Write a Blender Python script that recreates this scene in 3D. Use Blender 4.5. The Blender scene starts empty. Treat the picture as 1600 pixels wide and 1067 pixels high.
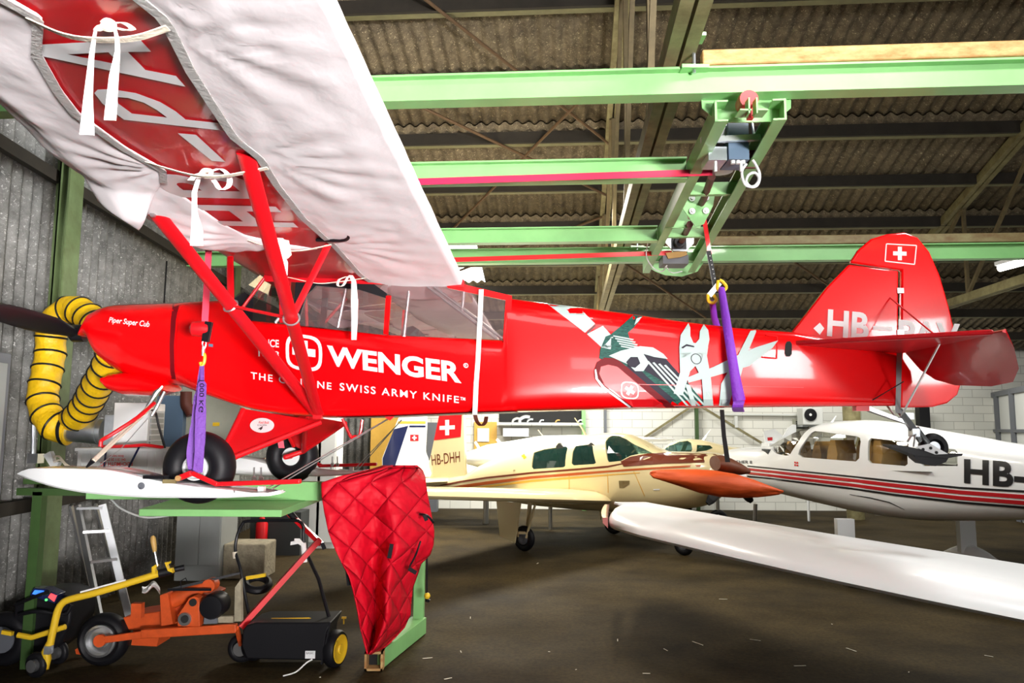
import bpy, bmesh, math, random
from mathutils import Vector, Matrix
random.seed(7)
SC = bpy.context.scene
COL = SC.collection
PI = math.pi
# ------------------------------------------------------------------ camera
H = 2.0
F = 1200.0
PITCH = math.atan(133.5 / F)
ROLL = 0.006
cam_d = bpy.data.cameras.new('camera')
cam = bpy.data.objects.new('camera', cam_d)
COL.objects.link(cam)
cam_d.sensor_width = 36.0
cam_d.lens = F / 1600.0 * 36.0
cam_d.clip_start = 0.05
cam_d.clip_end = 200
RC = Matrix.Rotation(PI / 2 + PITCH, 3, 'X') @ Matrix.Rotation(ROLL, 3, 'Z')
cam.matrix_world = Matrix.Translation((0, 0, H)) @ RC.to_4x4()
SC.camera = cam
SC.view_settings.view_transform = 'Standard'
SC.view_settings.look = 'None'
SC.view_settings.gamma = 1
SC.view_settings.use_curve_mapping = False
SC.view_settings.exposure = 0.0
# ------------------------------------------------------------------ light
wd = bpy.data.worlds.new('world')
SC.world = wd
wd.use_nodes = True
wd.node_tree.nodes['Background'].inputs[0].default_value = (0.9, 0.95, 1, 1)
wd.node_tree.nodes['Background'].inputs[1].default_value = 0.025

def area(name, loc, target, sx, sy, power, col=(1, 1, 1), spread=180):
    d = bpy.data.lights.new(name, 'AREA')
    d.shape = 'RECTANGLE'
    d.size = sx
    d.size_y = sy
    d.energy = power
    d.color = col
    d.spread = math.radians(spread)
    o = bpy.data.objects.new(name, d)
    COL.objects.link(o)
    o.location = loc
    o.rotation_euler = (Vector(target) - Vector(loc)).to_track_quat('-Z', 'Y').to_euler()
    return o
# daylight from the hangar door behind the camera, plus an added low fill
area('cover_fill_light', (4.8, -7.4, 1.0), (-.9, 3.2, 3.7), 3.0, 1.2, 300, (1, 0.96, 0.95), 42)  # low narrow fill added to brighten the underside of the wing cover
area('door_daylight_wide', (1.8, -7.8, 6.2), (1.2, 6, 2.8), 9.0, 1.2, 190, (1, 0.98, 0.96))
area('door_window_daylight', (8.6, -7.9, 3.9), (1.6, 6, 2.2), 2.2, 1.6, 300, (1, 0.98, 0.96))
# overhead lamps as bare area lights, some added as fill
area('lamp_front', (2.4, 1.4, 5.6), (1.0, 5.5, 1.5), 1.6, 0.4, 170, (1, 0.96, 0.9))
area('wing_fill_light', (4.4, 5.4, 5.4), (3.2, 6.2, 1.0), 1.4, 0.3, 110, (0.97, 0.99, 1))  # fill added above the white wing to brighten its top
area('wall_fill_light', (-2.7, 6.4, 5.2), (-4.6, 8.6, 4.0), 0.3, 1.4, 30, (0.98, 0.99, 1), 110)  # fill added to brighten the upper left wall
area('lamp_mid', (0.8, 9.6, 4.9), (0.9, 10.2, 0), 0.4, 2.4, 220, (1, 0.93, 0.8))  # unseen light, no fixture hangs at this spot
area('lamp_left_bay', (-2.4, 11.5, 4.9), (-2.4, 12.5, 0), 0.4, 2.0, 80, (1, 0.95, 0.86), 120)
area('lamp_right_bay', (6.0, 9.8, 4.0), (5.6, 11, 0), 0.4, 1.6, 150, (1, 0.97, 0.9))
area('lamp_bay', (-0.6, 14.2, 4.2), (-0.6, 14.0, 0), 1.5, 0.4, 340, (1, 0.94, 0.82))
area('lamp_rear', (1.2, 15.8, 4.2), (1.2, 17.2, 1.0), 3.0, 0.4, 330, (1, 0.98, 0.92))
area('lamp_rear_right', (8.0, 16.5, 3.9), (9, 18, 1.2), 3.0, 0.4, 120, (1, 0.97, 0.9))
area('lamp_up_mid', (-0.6, 9.6, 3.6), (-0.6, 11.5, 6.0), 1.6, 0.4, 90, (1, 0.88, 0.66))

# ------------------------------------------------------------------ projection helpers
CAMP = Vector((0, 0, H))
def ray(px, py):
    return RC @ Vector(((px - 800.0) / F, (533.5 - py) / F, -1.0))
def W(px, py, Y):
    d = ray(px, py)
    return CAMP + d * (Y / d.y)
def Wz(px, py, z):
    d = ray(px, py)
    return CAMP + d * ((z - H) / d.z)
class Plane:
    """vertical reference plane: origin O, unit direction h; n = side nearer the camera"""
    def __init__(s, O, h):
        s.O = Vector((O[0], O[1], 0)); h = Vector((h[0], h[1], 0)).normalized(); s.h = h
        n = Vector((-h.y, h.x, 0))
        if n.dot(-s.O) < 0: n = -n
        s.n = n
    def sz(s, px, py, w=0.0):
        d = ray(px, py)
        t = ((s.O + s.n * w) - CAMP).dot(s.n) / d.dot(s.n)
        P = CAMP + d * t
        return (P - s.O).dot(s.h), P.z
    def pt(s, a, z, w=0.0):
        return s.O + s.h * a + s.n * w + Vector((0, 0, z))
YAW = math.atan(90.0 / F)
LB = Vector((math.cos(YAW), -math.sin(YAW), 0)); DB = Vector((math.sin(YAW), math.cos(YAW), 0))
def B(x, y, z):
    return LB * x + DB * y + Vector((0, 0, z))

# ------------------------------------------------------------------ mesh builder
def interp(tab, x):
    if x <= tab[0][0]: return tab[0][1]
    for (a, u), (b, v) in zip(tab, tab[1:]):
        if x <= b: return u + (v - u) * (x - a) / (b - a)
    return tab[-1][1]
def spline(pts, n=8):
    P = [Vector(p) for p in pts]
    if len(P) < 3: return P
    Q = [P[0] * 2 - P[1]] + P + [P[-1] * 2 - P[-2]]
    out = []
    for i in range(1, len(Q) - 2):
        a, b, c, d = Q[i - 1], Q[i], Q[i + 1], Q[i + 2]
        for k in range(n):
            t = k / n
            out.append(0.5 * ((2 * b) + (c - a) * t + (2 * a - 5 * b + 4 * c - d) * t * t + (3 * b - a - 3 * c + d) * t ** 3))
    out.append(P[-1])
    return out
class MB:
    def __init__(s): s.v = []; s.f = []
    def add(s, vs, fs):
        o = len(s.v); s.v += [Vector(v) for v in vs]; s.f += [tuple(i + o for i in f) for f in fs]; return s
    def box8(s, p):
        return s.add(p, [(0, 3, 2, 1), (4, 5, 6, 7), (0, 1, 5, 4), (1, 2, 6, 5), (2, 3, 7, 6), (3, 0, 4, 7)])
    def box(s, c, sz, R=None):
        c = Vector(c); x, y, z = sz[0] / 2, sz[1] / 2, sz[2] / 2
        p = [Vector(q) for q in ((-x, -y, -z), (x, -y, -z), (x, y, -z), (-x, y, -z), (-x, -y, z), (x, -y, z), (x, y, z), (-x, y, z))]
        if R is not None: p = [R @ q for q in p]
        return s.box8([c + q for q in p])
    def bbox(s, a, b):
        a = Vector(a); b = Vector(b)
        return s.box((a + b) / 2, (abs(b.x - a.x), abs(b.y - a.y), abs(b.z - a.z)))
    def bar(s, a, b, w, h, up=(0, 0, 1)):
        """rectangular bar from a to b, w across, h along up"""
        a = Vector(a); b = Vector(b); d = (b - a).normalized(); u = Vector(up)
        r = d.cross(u)
        if r.length < 1e-4: r = d.cross(Vector((1, 0, 0)))
        r.normalize(); u = r.cross(d).normalized()
        q = [(-w / 2, -h / 2), (w / 2, -h / 2), (w / 2, h / 2), (-w / 2, h / 2)]
        vs = [a + r * i + u * j for i, j in q] + [b + r * i + u * j for i, j in q]
        return s.add(vs, [(0, 1, 2, 3), (7, 6, 5, 4), (0, 4, 5, 1), (1, 5, 6, 2), (2, 6, 7, 3), (3, 7, 4, 0)])
    def ibeam(s, a, b, w, h, t=0.012):
        a = Vector(a); b = Vector(b); U = Vector((0, 0, 1))
        s.bar(a + U * (h / 2 - t / 2), b + U * (h / 2 - t / 2), w, t)
        s.bar(a - U * (h / 2 - t / 2), b - U * (h / 2 - t / 2), w, t)
        s.bar(a, b, t, h - 2 * t)
        return s
    def rings(s, rr, cap=True, closed=True):
        n = len(rr[0]); o = len(s.v); fs = []
        for r in rr: s.v += [Vector(p) for p in r]
        for i in range(len(rr) - 1):
            for j in range(n if closed else n - 1):
                k = (j + 1) % n
                fs.append((o + i * n + j, o + i * n + k, o + (i + 1) * n + k, o + (i + 1) * n + j))
        if cap and closed:
            fs.append(tuple(o + j for j in range(n - 1, -1, -1)))
            fs.append(tuple(o + (len(rr) - 1) * n + j for j in range(n)))
        s.f += fs
        return s
    def path(s, pts, r, n=8, cap=True, flat=None):
        pts = [Vector(p) for p in pts]; rr = []
        up = None
        for i, p in enumerate(pts):
            a = pts[max(i - 1, 0)]; b = pts[min(i + 1, len(pts) - 1)]
            d = (b - a)
            if d.length < 1e-9: d = Vector((0, 0, 1))
            d.normalize()
            if up is None:
                up = Vector((0, 0, 1)) if abs(d.z) < 0.9 else Vector((0, 1, 0))
            x = d.cross(up)
            if x.length < 1e-4: x = d.cross(Vector((1, 0, 0)))
            x.normalize(); y = x.cross(d).normalized(); up = y
            ra = r[i] if isinstance(r, (list, tuple)) else r
            rb = ra * (flat if flat else 1)
            rr.append([p + x * (ra * math.cos(2 * PI * k / n)) + y * (rb * math.sin(2 * PI * k / n)) for k in range(n)])
        return s.rings(rr, cap)
    def tube(s, a, b, r, n=10, flat=None): return s.path([a, b], r, n, True, flat)
    def ribbon(s, pts, w, wd, t=0.003):
        """flat strap: wd = width direction vector, w number or list"""
        pts = [Vector(p) for p in pts]; wd = Vector(wd).normalized(); rr = []
        for i, p in enumerate(pts):
            a = pts[max(i - 1, 0)]; b = pts[min(i + 1, len(pts) - 1)]
            d = (b - a).normalized(); nn = d.cross(wd)
            if nn.length < 1e-4: nn = Vector((0, 1, 0))
            nn.normalize(); ww = (w[i] if isinstance(w, (list, tuple)) else w) / 2
            rr.append([p - wd * ww - nn * t / 2, p + wd * ww - nn * t / 2, p + wd * ww + nn * t / 2, p - wd * ww + nn * t / 2])
        return s.rings(rr)
    def lathe(s, c, axis, prof, n=28, cap=True):
        """prof: list of (distance along axis, radius)"""
        c = Vector(c); ax = Vector(axis).normalized()
        x = ax.cross(Vector((0, 0, 1)))
        if x.length < 1e-3: x = Vector((1, 0, 0))
        x.normalize(); y = ax.cross(x)
        rr = [[c + ax * a + (x * math.cos(2 * PI * k / n) + y * math.sin(2 * PI * k / n)) * max(r, 1e-4) for k in range(n)] for a, r in prof]
        return s.rings(rr, cap)
    def torus(s, c, axis, R, r, n=36, m=12, sq=1.0):
        c = Vector(c); ax = Vector(axis).normalized()
        x = ax.cross(Vector((0, 0, 1)))
        if x.length < 1e-3: x = Vector((1, 0, 0))
        x.normalize(); y = ax.cross(x); rr = []
        for i in range(n + 1):
            a = 2 * PI * i / n; d = x * math.cos(a) + y * math.sin(a)
            rr.append([c + d * (R + r * math.cos(2 * PI * k / m)) + ax * (r * sq * math.sin(2 * PI * k / m)) for k in range(m)])
        return s.rings(rr, False)
    def prism(s, pts, ext):
        """polygon (3D points) extruded by vector ext"""
        pts = [Vector(p) for p in pts]; e = Vector(ext); n = len(pts); o = len(s.v)
        s.v += pts + [p + e for p in pts]
        s.f.append(tuple(o + i for i in range(n - 1, -1, -1))); s.f.append(tuple(o + n + i for i in range(n)))
        for i in range(n):
            j = (i + 1) % n; s.f.append((o + i, o + j, o + n + j, o + n + i))
        return s
    def grid(s, fn, nu, nv):
        o = len(s.v)
        for i in range(nu + 1):
            for j in range(nv + 1): s.v.append(Vector(fn(i / nu, j / nv)))
        for i in range(nu):
            for j in range(nv):
                a = o + i * (nv + 1) + j; s.f.append((a, a + 1, a + nv + 2, a + nv + 1))
        return s
    def build(s, name, m, parent=None, smooth=40, solid=0, bevel=0):
        me = bpy.data.meshes.new(name); me.from_pydata([tuple(v) for v in s.v], [], s.f)
        bm = bmesh.new(); bm.from_mesh(me); bmesh.ops.recalc_face_normals(bm, faces=bm.faces); bm.to_mesh(me); bm.free()
        return fin(me, name, m, parent, smooth, solid, bevel)
def fin(me, name, m, parent=None, smooth=40, solid=0, bevel=0):
    if m: me.materials.append(m)
    if smooth:
        for p in me.polygons: p.use_smooth = True
        me.set_sharp_from_angle(angle=math.radians(smooth))
    o = bpy.data.objects.new(name, me); COL.objects.link(o)
    if solid:
        md = o.modifiers.new('thickness', 'SOLIDIFY'); md.thickness = solid; md.offset = 0
    if bevel:
        md = o.modifiers.new('bevel', 'BEVEL'); md.width = bevel; md.segments = 2; md.limit_method = 'ANGLE'; md.angle_limit = math.radians(40)
    if parent is not None:
        o.parent = parent
        o.matrix_parent_inverse = PINV.get(parent.name, Matrix.Identity(4))
    return o
PINV = {}
def thing(name, label, cat, loc, group=None):
    o = bpy.data.objects.new(name, None); COL.objects.link(o); o.location = loc; o.empty_display_size = 0.1
    o['label'] = label; o['category'] = cat
    if group: o['group'] = group
    PINV[o.name] = Matrix.Translation(-Vector(loc))
    return o
def tag(o, label, cat, group=None, kind=None):
    o['label'] = label; o['category'] = cat
    if group: o['group'] = group
    if kind: o['kind'] = kind
    return o
def struct(o): o['kind'] = 'structure'; return o
# ------------------------------------------------------------------ decals: flat outlines laid on a surface
def cut_grid(bm, step):
    if not step or not bm.verts: return
    for ax in (0, 1):
        lo = min(v.co[ax] for v in bm.verts); hi = max(v.co[ax] for v in bm.verts)
        k = math.ceil(lo / step[ax]) * step[ax]
        while k < hi:
            no = [0, 0, 0]; no[ax] = 1; co = [0, 0, 0]; co[ax] = k
            bmesh.ops.bisect_plane(bm, geom=bm.verts[:] + bm.edges[:] + bm.faces[:], plane_co=co, plane_no=no, dist=1e-6)
            k += step[ax]
def decal(polys, fn, name, m, parent, step=None):
    bm = bmesh.new()
    for p in polys:
        vs = [bm.verts.new((a, b, 0)) for a, b in p]
        bm.faces.new(vs)
    bm.normal_update(); bmesh.ops.triangulate(bm, faces=bm.faces[:])
    cut_grid(bm, step)
    for v in bm.verts: v.co = fn(v.co.x, v.co.y)
    me = bpy.data.meshes.new(name); bm.to_mesh(me); bm.free()
    return fin(me, name, m, parent, 0)
def text_mesh(txt, bold=0.0, shear=0.0, spacing=1.0):
    c = bpy.data.curves.new('txt', 'FONT'); c.body = txt; c.offset = bold; c.shear = shear; c.space_character = spacing; c.resolution_u = 4
    o = bpy.data.objects.new('txt', c); COL.objects.link(o)
    dg = bpy.context.evaluated_depsgraph_get(); dg.update()
    me = bpy.data.meshes.new_from_object(o.evaluated_get(dg))
    bpy.data.objects.remove(o); bpy.data.curves.remove(c)
    return me
def text(txt, quad, fn, name, m, parent, bold=0.0, shear=0.0, spacing=1.0, step=None, asc=None):
    """quad: bottom-left, bottom-right, top-right, top-left in the surface's own coordinates, fitted to the letters' box"""
    me = text_mesh(txt, bold, shear, spacing)
    bm = bmesh.new(); bm.from_mesh(me)
    xs = [v.co.x for v in bm.verts]; ys = [v.co.y for v in bm.verts]
    x0, x1, y0, y1 = min(xs), max(xs), min(ys), max(ys)
    if asc: y0, y1 = asc
    for v in bm.verts:
        u = (v.co.x - x0) / (x1 - x0); w = (v.co.y - y0) / (y1 - y0)
        a = Vector(quad[0]).lerp(Vector(quad[1]), u); b = Vector(quad[3]).lerp(Vector(quad[2]), u)
        p = a.lerp(b, w); v.co = (p.x, p.y, 0)
    cut_grid(bm, step)
    for v in bm.verts: v.co = fn(v.co.x, v.co.y)
    bm.to_mesh(me); bm.free(); me.name = name
    return fin(me, name, m, parent, 0)
# ------------------------------------------------------------------ materials
def mat(name, col, rough=0.5, metal=0.0, coat=0.0, noise=0.0, nscale=8.0, col2=None, bump=0.0, bscale=30.0, spec=0.5, sheen=0.0, stretch=None):
    m = bpy.data.materials.new(name); m.use_nodes = True; nt = m.node_tree; b = nt.nodes['Principled BSDF']
    b.inputs['Base Color'].default_value = (*col, 1); b.inputs['Roughness'].default_value = rough
    b.inputs['Metallic'].default_value = metal; b.inputs['Coat Weight'].default_value = coat; b.inputs['Coat Roughness'].default_value = 0.04
    b.inputs['Specular IOR Level'].default_value = spec
    if sheen: b.inputs['Sheen Weight'].default_value = sheen
    if noise or bump:
        tc = nt.nodes.new('ShaderNodeTexCoord'); mp = nt.nodes.new('ShaderNodeMapping'); nt.links.new(tc.outputs['Object'], mp.inputs[0])
        if stretch: mp.inputs['Scale'].default_value = stretch
    if noise or col2:
        n = nt.nodes.new('ShaderNodeTexNoise'); n.inputs['Scale'].default_value = nscale; n.inputs['Detail'].default_value = 6; n.inputs['Roughness'].default_value = 0.65
        nt.links.new(mp.outputs[0], n.inputs[0])
        r = nt.nodes.new('ShaderNodeValToRGB'); r.color_ramp.elements[0].position = 0.5 - 0.22; r.color_ramp.elements[1].position = 0.5 + 0.22
        c2 = col2 if col2 else tuple(c * (1 - noise) for c in col)
        r.color_ramp.elements[0].color = (*c2, 1); r.color_ramp.elements[1].color = (*col, 1)
        nt.links.new(n.outputs[0], r.inputs[0]); nt.links.new(r.outputs[0], b.inputs['Base Color'])
    if bump:
        n2 = nt.nodes.new('ShaderNodeTexNoise'); n2.inputs['Scale'].default_value = bscale; n2.inputs['Detail'].default_value = 4
        nt.links.new(mp.outputs[0], n2.inputs[0]); bp = nt.nodes.new('ShaderNodeBump'); bp.inputs['Strength'].default_value = bump; bp.inputs['Distance'].default_value = 0.02
        nt.links.new(n2.outputs[0], bp.inputs['Height']); nt.links.new(bp.outputs[0], b.inputs['Normal'])
    return m
def emit(name, col, s):
    m = bpy.data.materials.new(name); m.use_nodes = True; nt = m.node_tree; b = nt.nodes['Principled BSDF']
    b.inputs['Base Color'].default_value = (*col, 1); b.inputs['Emission Color'].default_value = (*col, 1); b.inputs['Emission Strength'].default_value = s
    return m
def glass(name, tint=(1, 1, 1), refl=0.10, opac=0.0, ocol=(0.5, 0.5, 0.5)):
    m = bpy.data.materials.new(name); m.use_nodes = True; nt = m.node_tree
    for n in list(nt.nodes):
        if n.type != 'OUTPUT_MATERIAL': nt.nodes.remove(n)
    out = nt.nodes['Material Output']; t = nt.nodes.new('ShaderNodeBsdfTransparent'); t.inputs[0].default_value = (*tint, 1)
    g = nt.nodes.new('ShaderNodeBsdfGlossy'); g.inputs['Roughness'].default_value = 0.03
    fr = nt.nodes.new('ShaderNodeLayerWeight'); fr.inputs[0].default_value = 0.25
    mr = nt.nodes.new('ShaderNodeMath'); mr.operation = 'MULTIPLY_ADD'; mr.inputs[1].default_value = 0.5; mr.inputs[2].default_value = refl
    nt.links.new(fr.outputs['Fresnel'], mr.inputs[0])
    mx = nt.nodes.new('ShaderNodeMixShader'); nt.links.new(mr.outputs[0], mx.inputs[0]); nt.links.new(t.outputs[0], mx.inputs[1]); nt.links.new(g.outputs[0], mx.inputs[2])
    last = mx
    if opac:
        d = nt.nodes.new('ShaderNodeBsdfDiffuse'); d.inputs[0].default_value = (*ocol, 1); m2 = nt.nodes.new('ShaderNodeMixShader'); m2.inputs[0].default_value = opac
        nt.links.new(mx.outputs[0], m2.inputs[1]); nt.links.new(d.outputs[0], m2.inputs[2]); last = m2
    nt.links.new(last.outputs[0], out.inputs[0])
    return m
def fibre_cement(name, dark, light, speck):
    m = mat(name, light, 0.8, noise=1, nscale=7, col2=dark, bump=0.5, bscale=40)
    nt = m.node_tree; b = nt.nodes['Principled BSDF']
    src = b.inputs['Base Color'].links[0].from_socket
    tc = nt.nodes.new('ShaderNodeTexCoord')
    v = nt.nodes.new('ShaderNodeTexVoronoi'); v.inputs['Scale'].default_value = 15; v.feature = 'F1'
    mp = nt.nodes.new('ShaderNodeMapping'); nt.links.new(tc.outputs['Object'], mp.inputs[0])
    n0 = nt.nodes.new('ShaderNodeTexNoise'); n0.inputs['Scale'].default_value = 5; nt.links.new(tc.outputs['Object'], n0.inputs[0])
    ad = nt.nodes.new('ShaderNodeVectorMath'); ad.operation = 'ADD'; nt.links.new(mp.outputs[0], ad.inputs[0]); nt.links.new(n0.outputs['Color'], ad.inputs[1])
    nt.links.new(ad.outputs[0], v.inputs[0])
    n = nt.nodes.new('ShaderNodeTexNoise'); n.inputs['Scale'].default_value = 38; n.inputs['Detail'].default_value = 3; n.inputs['Distortion'].default_value = 1.2
    nt.links.new(tc.outputs['Object'], n.inputs[0])
    r = nt.nodes.new('ShaderNodeValToRGB'); r.color_ramp.elements[0].position = 0.60; r.color_ramp.elements[1].position = 0.74
    r.color_ramp.elements[0].color = (0, 0, 0, 1); r.color_ramp.elements[1].color = (1, 1, 1, 1)
    nt.links.new(n.outputs[0], r.inputs[0])
    mx = nt.nodes.new('ShaderNodeMix'); mx.data_type = 'RGBA'; nt.links.new(r.outputs[0], mx.inputs[0]); nt.links.new(src, mx.inputs[6]); mx.inputs[7].default_value = (*speck, 1)
    nt.links.new(mx.outputs[2], b.inputs['Base Color'])
    return m
M = {}
M['roof'] = fibre_cement('roof_fibre_cement', (0.050, 0.038, 0.022), (0.18, 0.142, 0.085), (0.50, 0.42, 0.26))
M['wallcor'] = fibre_cement('wall_fibre_cement', (0.09, 0.09, 0.083), (0.26, 0.26, 0.245), (0.6, 0.6, 0.57))
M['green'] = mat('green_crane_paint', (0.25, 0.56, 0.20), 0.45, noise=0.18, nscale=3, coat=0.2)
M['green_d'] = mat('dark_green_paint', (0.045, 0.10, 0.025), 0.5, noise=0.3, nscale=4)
M['olive'] = mat('olive_steel', (0.27, 0.25, 0.12), 0.6, noise=1, nscale=6, col2=(0.12, 0.09, 0.035))
M['purlin'] = mat('purlin_shaded_steel', (0.028, 0.022, 0.014), 0.75, noise=0.5, nscale=4)
M['flange'] = mat('olive_flange', (0.20, 0.19, 0.09), 0.6, noise=0.4, nscale=5)
M['rust'] = mat('rusty_steel', (0.60, 0.46, 0.20), 0.7, noise=1, nscale=16, col2=(0.38, 0.11, 0.015), stretch=(0.4, 1, 1), bump=0.3)
M['web'] = mat('brown_truss_web', (0.17, 0.13, 0.06), 0.7, noise=0.5, nscale=6)
M['rod'] = mat('brown_rod_steel', (0.09, 0.05, 0.02), 0.7)
M['rust2'] = mat('rust_olive_steel', (0.26, 0.23, 0.10), 0.6, noise=1, nscale=12, col2=(0.15, 0.08, 0.025), stretch=(0.5, 1, 1), bump=0.2)
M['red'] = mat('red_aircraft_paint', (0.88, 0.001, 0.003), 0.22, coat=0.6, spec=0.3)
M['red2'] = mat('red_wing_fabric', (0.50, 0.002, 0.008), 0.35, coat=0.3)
M['redsteel'] = mat('red_painted_steel', (0.70, 0.006, 0.012), 0.35, coat=0.3)
M['white'] = mat('white_gloss_paint', (0.85, 0.87, 0.88), 0.22, coat=0.6)
M['decal_w'] = mat('white_decal_film', (0.80, 0.82, 0.83), 0.4)
M['wingw'] = mat('white_wing_paint', (0.90, 0.93, 0.94), 0.32, coat=0.12, spec=0.3)
M['decal_k'] = mat('black_decal_film', (0.01, 0.01, 0.012), 0.4)
M['decal_steel'] = mat('pale_steel_print', (0.50, 0.60, 0.58), 0.5, spec=0.25)
M['decal_green'] = mat('dark_green_print', (0.03, 0.16, 0.12), 0.55, spec=0.2, noise=1, nscale=30, col2=(0.006, 0.03, 0.03), stretch=(1, 1, 4))
M['decal_grey'] = mat('dark_grey_print', (0.03, 0.025, 0.04), 0.6, spec=0.2)
M['decal_dred'] = mat('dark_red_print', (0.16, 0.002, 0.006), 0.55, spec=0.2)
M['cloth'] = mat('white_cotton_cloth', (0.90, 0.84, 0.865), 0.85, noise=0.04, nscale=3, bump=0.25, bscale=9, stretch=(1, 0.6, 1), sheen=0.2)
M['tape'] = mat('cream_cotton_tape', (0.80, 0.74, 0.60), 0.85, bump=0.3, bscale=60)
M['tape_w'] = mat('white_cotton_tape', (0.85, 0.84, 0.82), 0.85, bump=0.3, bscale=60)
M['black'] = mat('black_rubber', (0.007, 0.007, 0.009), 0.5, spec=0.25)
M['olive_g'] = mat('green_olive_steel', (0.13, 0.19, 0.08), 0.6, noise=1, nscale=4, col2=(0.07, 0.09, 0.03))
M['blackg'] = mat('black_satin_paint', (0.008, 0.008, 0.01), 0.4, spec=0.25)
M['dark'] = mat('dark_recess', (0.01, 0.01, 0.01), 0.8)
M['steel'] = mat('bare_steel', (0.60, 0.61, 0.62), 0.3, metal=0.9)
M['alu'] = mat('brushed_aluminium', (0.62, 0.64, 0.66), 0.38, metal=0.85, bump=0.05)
M['galv'] = mat('galvanised_sheet', (0.58, 0.62, 0.66), 0.3, metal=0.9, noise=0.2, nscale=12)
M['greymetal'] = mat('grey_cabinet_paint', (0.30, 0.32, 0.31), 0.5, noise=0.1, nscale=3)
M['greyd'] = mat('dark_grey_paint', (0.12, 0.13, 0.15), 0.5)
M['beige'] = mat('beige_grey_paint', (0.40, 0.41, 0.33), 0.5, noise=0.1)
M['bluegrey'] = mat('blue_grey_box_paint', (0.10, 0.16, 0.24), 0.4)
M['yellow'] = mat('yellow_paint', (0.80, 0.52, 0.02), 0.4, coat=0.2)
M['hose'] = mat('yellow_duct_fabric', (0.90, 0.55, 0.005), 0.5, bump=0.9, bscale=14, noise=0.3, nscale=10)
M['orange'] = mat('orange_machine_paint', (0.75, 0.10, 0.015), 0.5, noise=0.4, nscale=6)
M['purple'] = mat('purple_sling_web', (0.22, 0.03, 0.50), 0.6, bump=0.3, bscale=50)
M['violet'] = mat('violet_sling_web', (0.20, 0.07, 0.42), 0.65, bump=0.6, bscale=40)
M['pinkred'] = mat('bright_red_webbing', (0.75, 0.005, 0.06), 0.5)
M['brownweb'] = mat('dark_brown_webbing', (0.10, 0.02, 0.01), 0.6)
M['navy'] = mat('navy_blue_paint', (0.008, 0.014, 0.07), 0.25, coat=0.5)
M['cream'] = mat('cream_aircraft_paint', (0.78, 0.66, 0.38), 0.25, coat=0.6)
M['brown'] = mat('brown_stripe_paint', (0.14, 0.025, 0.01), 0.3, coat=0.4)
M['rusty'] = mat('orange_brown_stripe_paint', (0.45, 0.09, 0.02), 0.3, coat=0.4)
M['gold'] = mat('gold_stripe_paint', (0.72, 0.40, 0.06), 0.3, coat=0.4)
M['stripe_r'] = mat('dark_red_stripe_paint', (0.50, 0.012, 0.02), 0.3, coat=0.4)
M['canvas_o'] = mat('orange_canvas', (0.72, 0.09, 0.008), 0.6, bump=1.0, bscale=3.5, stretch=(.5, 1, 2.2), noise=0.25, nscale=4)
M['canvas_b'] = mat('brown_canvas', (0.13, 0.035, 0.012), 0.6, bump=0.4, bscale=8)
M['tan'] = mat('tan_leather', (0.48, 0.27, 0.08), 0.5)
M['cabin'] = mat('dark_cabin_trim', (0.03, 0.035, 0.035), 0.7)
M['glass'] = glass('clear_acrylic')
M['glass_g'] = glass('green_tinted_acrylic', (0.45, 0.75, 0.68), 0.14)
M['glass_s'] = glass('smoke_tinted_acrylic', (0.55, 0.52, 0.45), 0.10)
M['film'] = glass('hazy_cabin_film', (0.85, 0.78, 0.78), 0.06, 0.08, (0.5, 0.4, 0.4))
M['wood'] = mat('varnished_wood', (0.60, 0.36, 0.10), 0.5, noise=0.3, nscale=10)
M['amber'] = mat('orange_yellow_panel', (0.72, 0.42, 0.07), 0.5, noise=0.15)
M['plastic_w'] = mat('white_plastic', (0.70, 0.72, 0.72), 0.4)
M['stone'] = mat('pale_concrete_block', (0.42, 0.37, 0.26), 0.9, noise=0.5, nscale=9, bump=0.5)
M['lens_r'] = mat('red_lens', (0.65, 0.25, 0.22), 0.1, coat=0.8)
M['lamp'] = emit('lamp_tube', (1, 0.98, 0.94), 14)
M['sky'] = emit('translucent_daylight_sheet', (0.95, 0.98, 1.0), 5.0)
M['win'] = emit('daylit_window_pane', (0.97, 0.98, 1.0), 6.0)
M['quilt'] = mat('red_quilted_nylon', (0.60, 0.001, 0.015), 0.6, spec=0.25)
# ================================================================== THE HANGAR
fm = mat('hangar_floor', (0.066, 0.048, 0.020), 0.9, noise=1, nscale=0.9, col2=(0.018, 0.013, 0.006), bump=0.25, bscale=5, spec=0.12)
_nt = fm.node_tree; _b = _nt.nodes['Principled BSDF']; _src = _b.inputs['Base Color'].links[0].from_socket
_tc = _nt.nodes.new('ShaderNodeTexCoord')
_n = _nt.nodes.new('ShaderNodeTexNoise'); _n.inputs['Scale'].default_value = 26; _n.inputs['Detail'].default_value = 8; _n.inputs['Roughness'].default_value = 0.75
_nt.links.new(_tc.outputs['Object'], _n.inputs[0])
_r = _nt.nodes.new('ShaderNodeValToRGB'); _r.color_ramp.elements[0].position = 0.3; _r.color_ramp.elements[1].position = 0.72
_r.color_ramp.elements[0].color = (0.45, 0.45, 0.45, 1); _r.color_ramp.elements[1].color = (1.5, 1.45, 1.35, 1)
_nt.links.new(_n.outputs[0], _r.inputs[0])
_m = _nt.nodes.new('ShaderNodeMix'); _m.data_type = 'RGBA'; _m.blend_type = 'MULTIPLY'; _m.inputs[0].default_value = 1
_nt.links.new(_src, _m.inputs[6]); _nt.links.new(_r.outputs[0], _m.inputs[7]); _nt.links.new(_m.outputs[2], _b.inputs['Base Color'])
_n3 = _nt.nodes.new('ShaderNodeTexNoise'); _n3.inputs['Scale'].default_value = 0.6; _n3.inputs['Detail'].default_value = 4; _nt.links.new(_tc.outputs['Object'], _n3.inputs[0])
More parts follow.
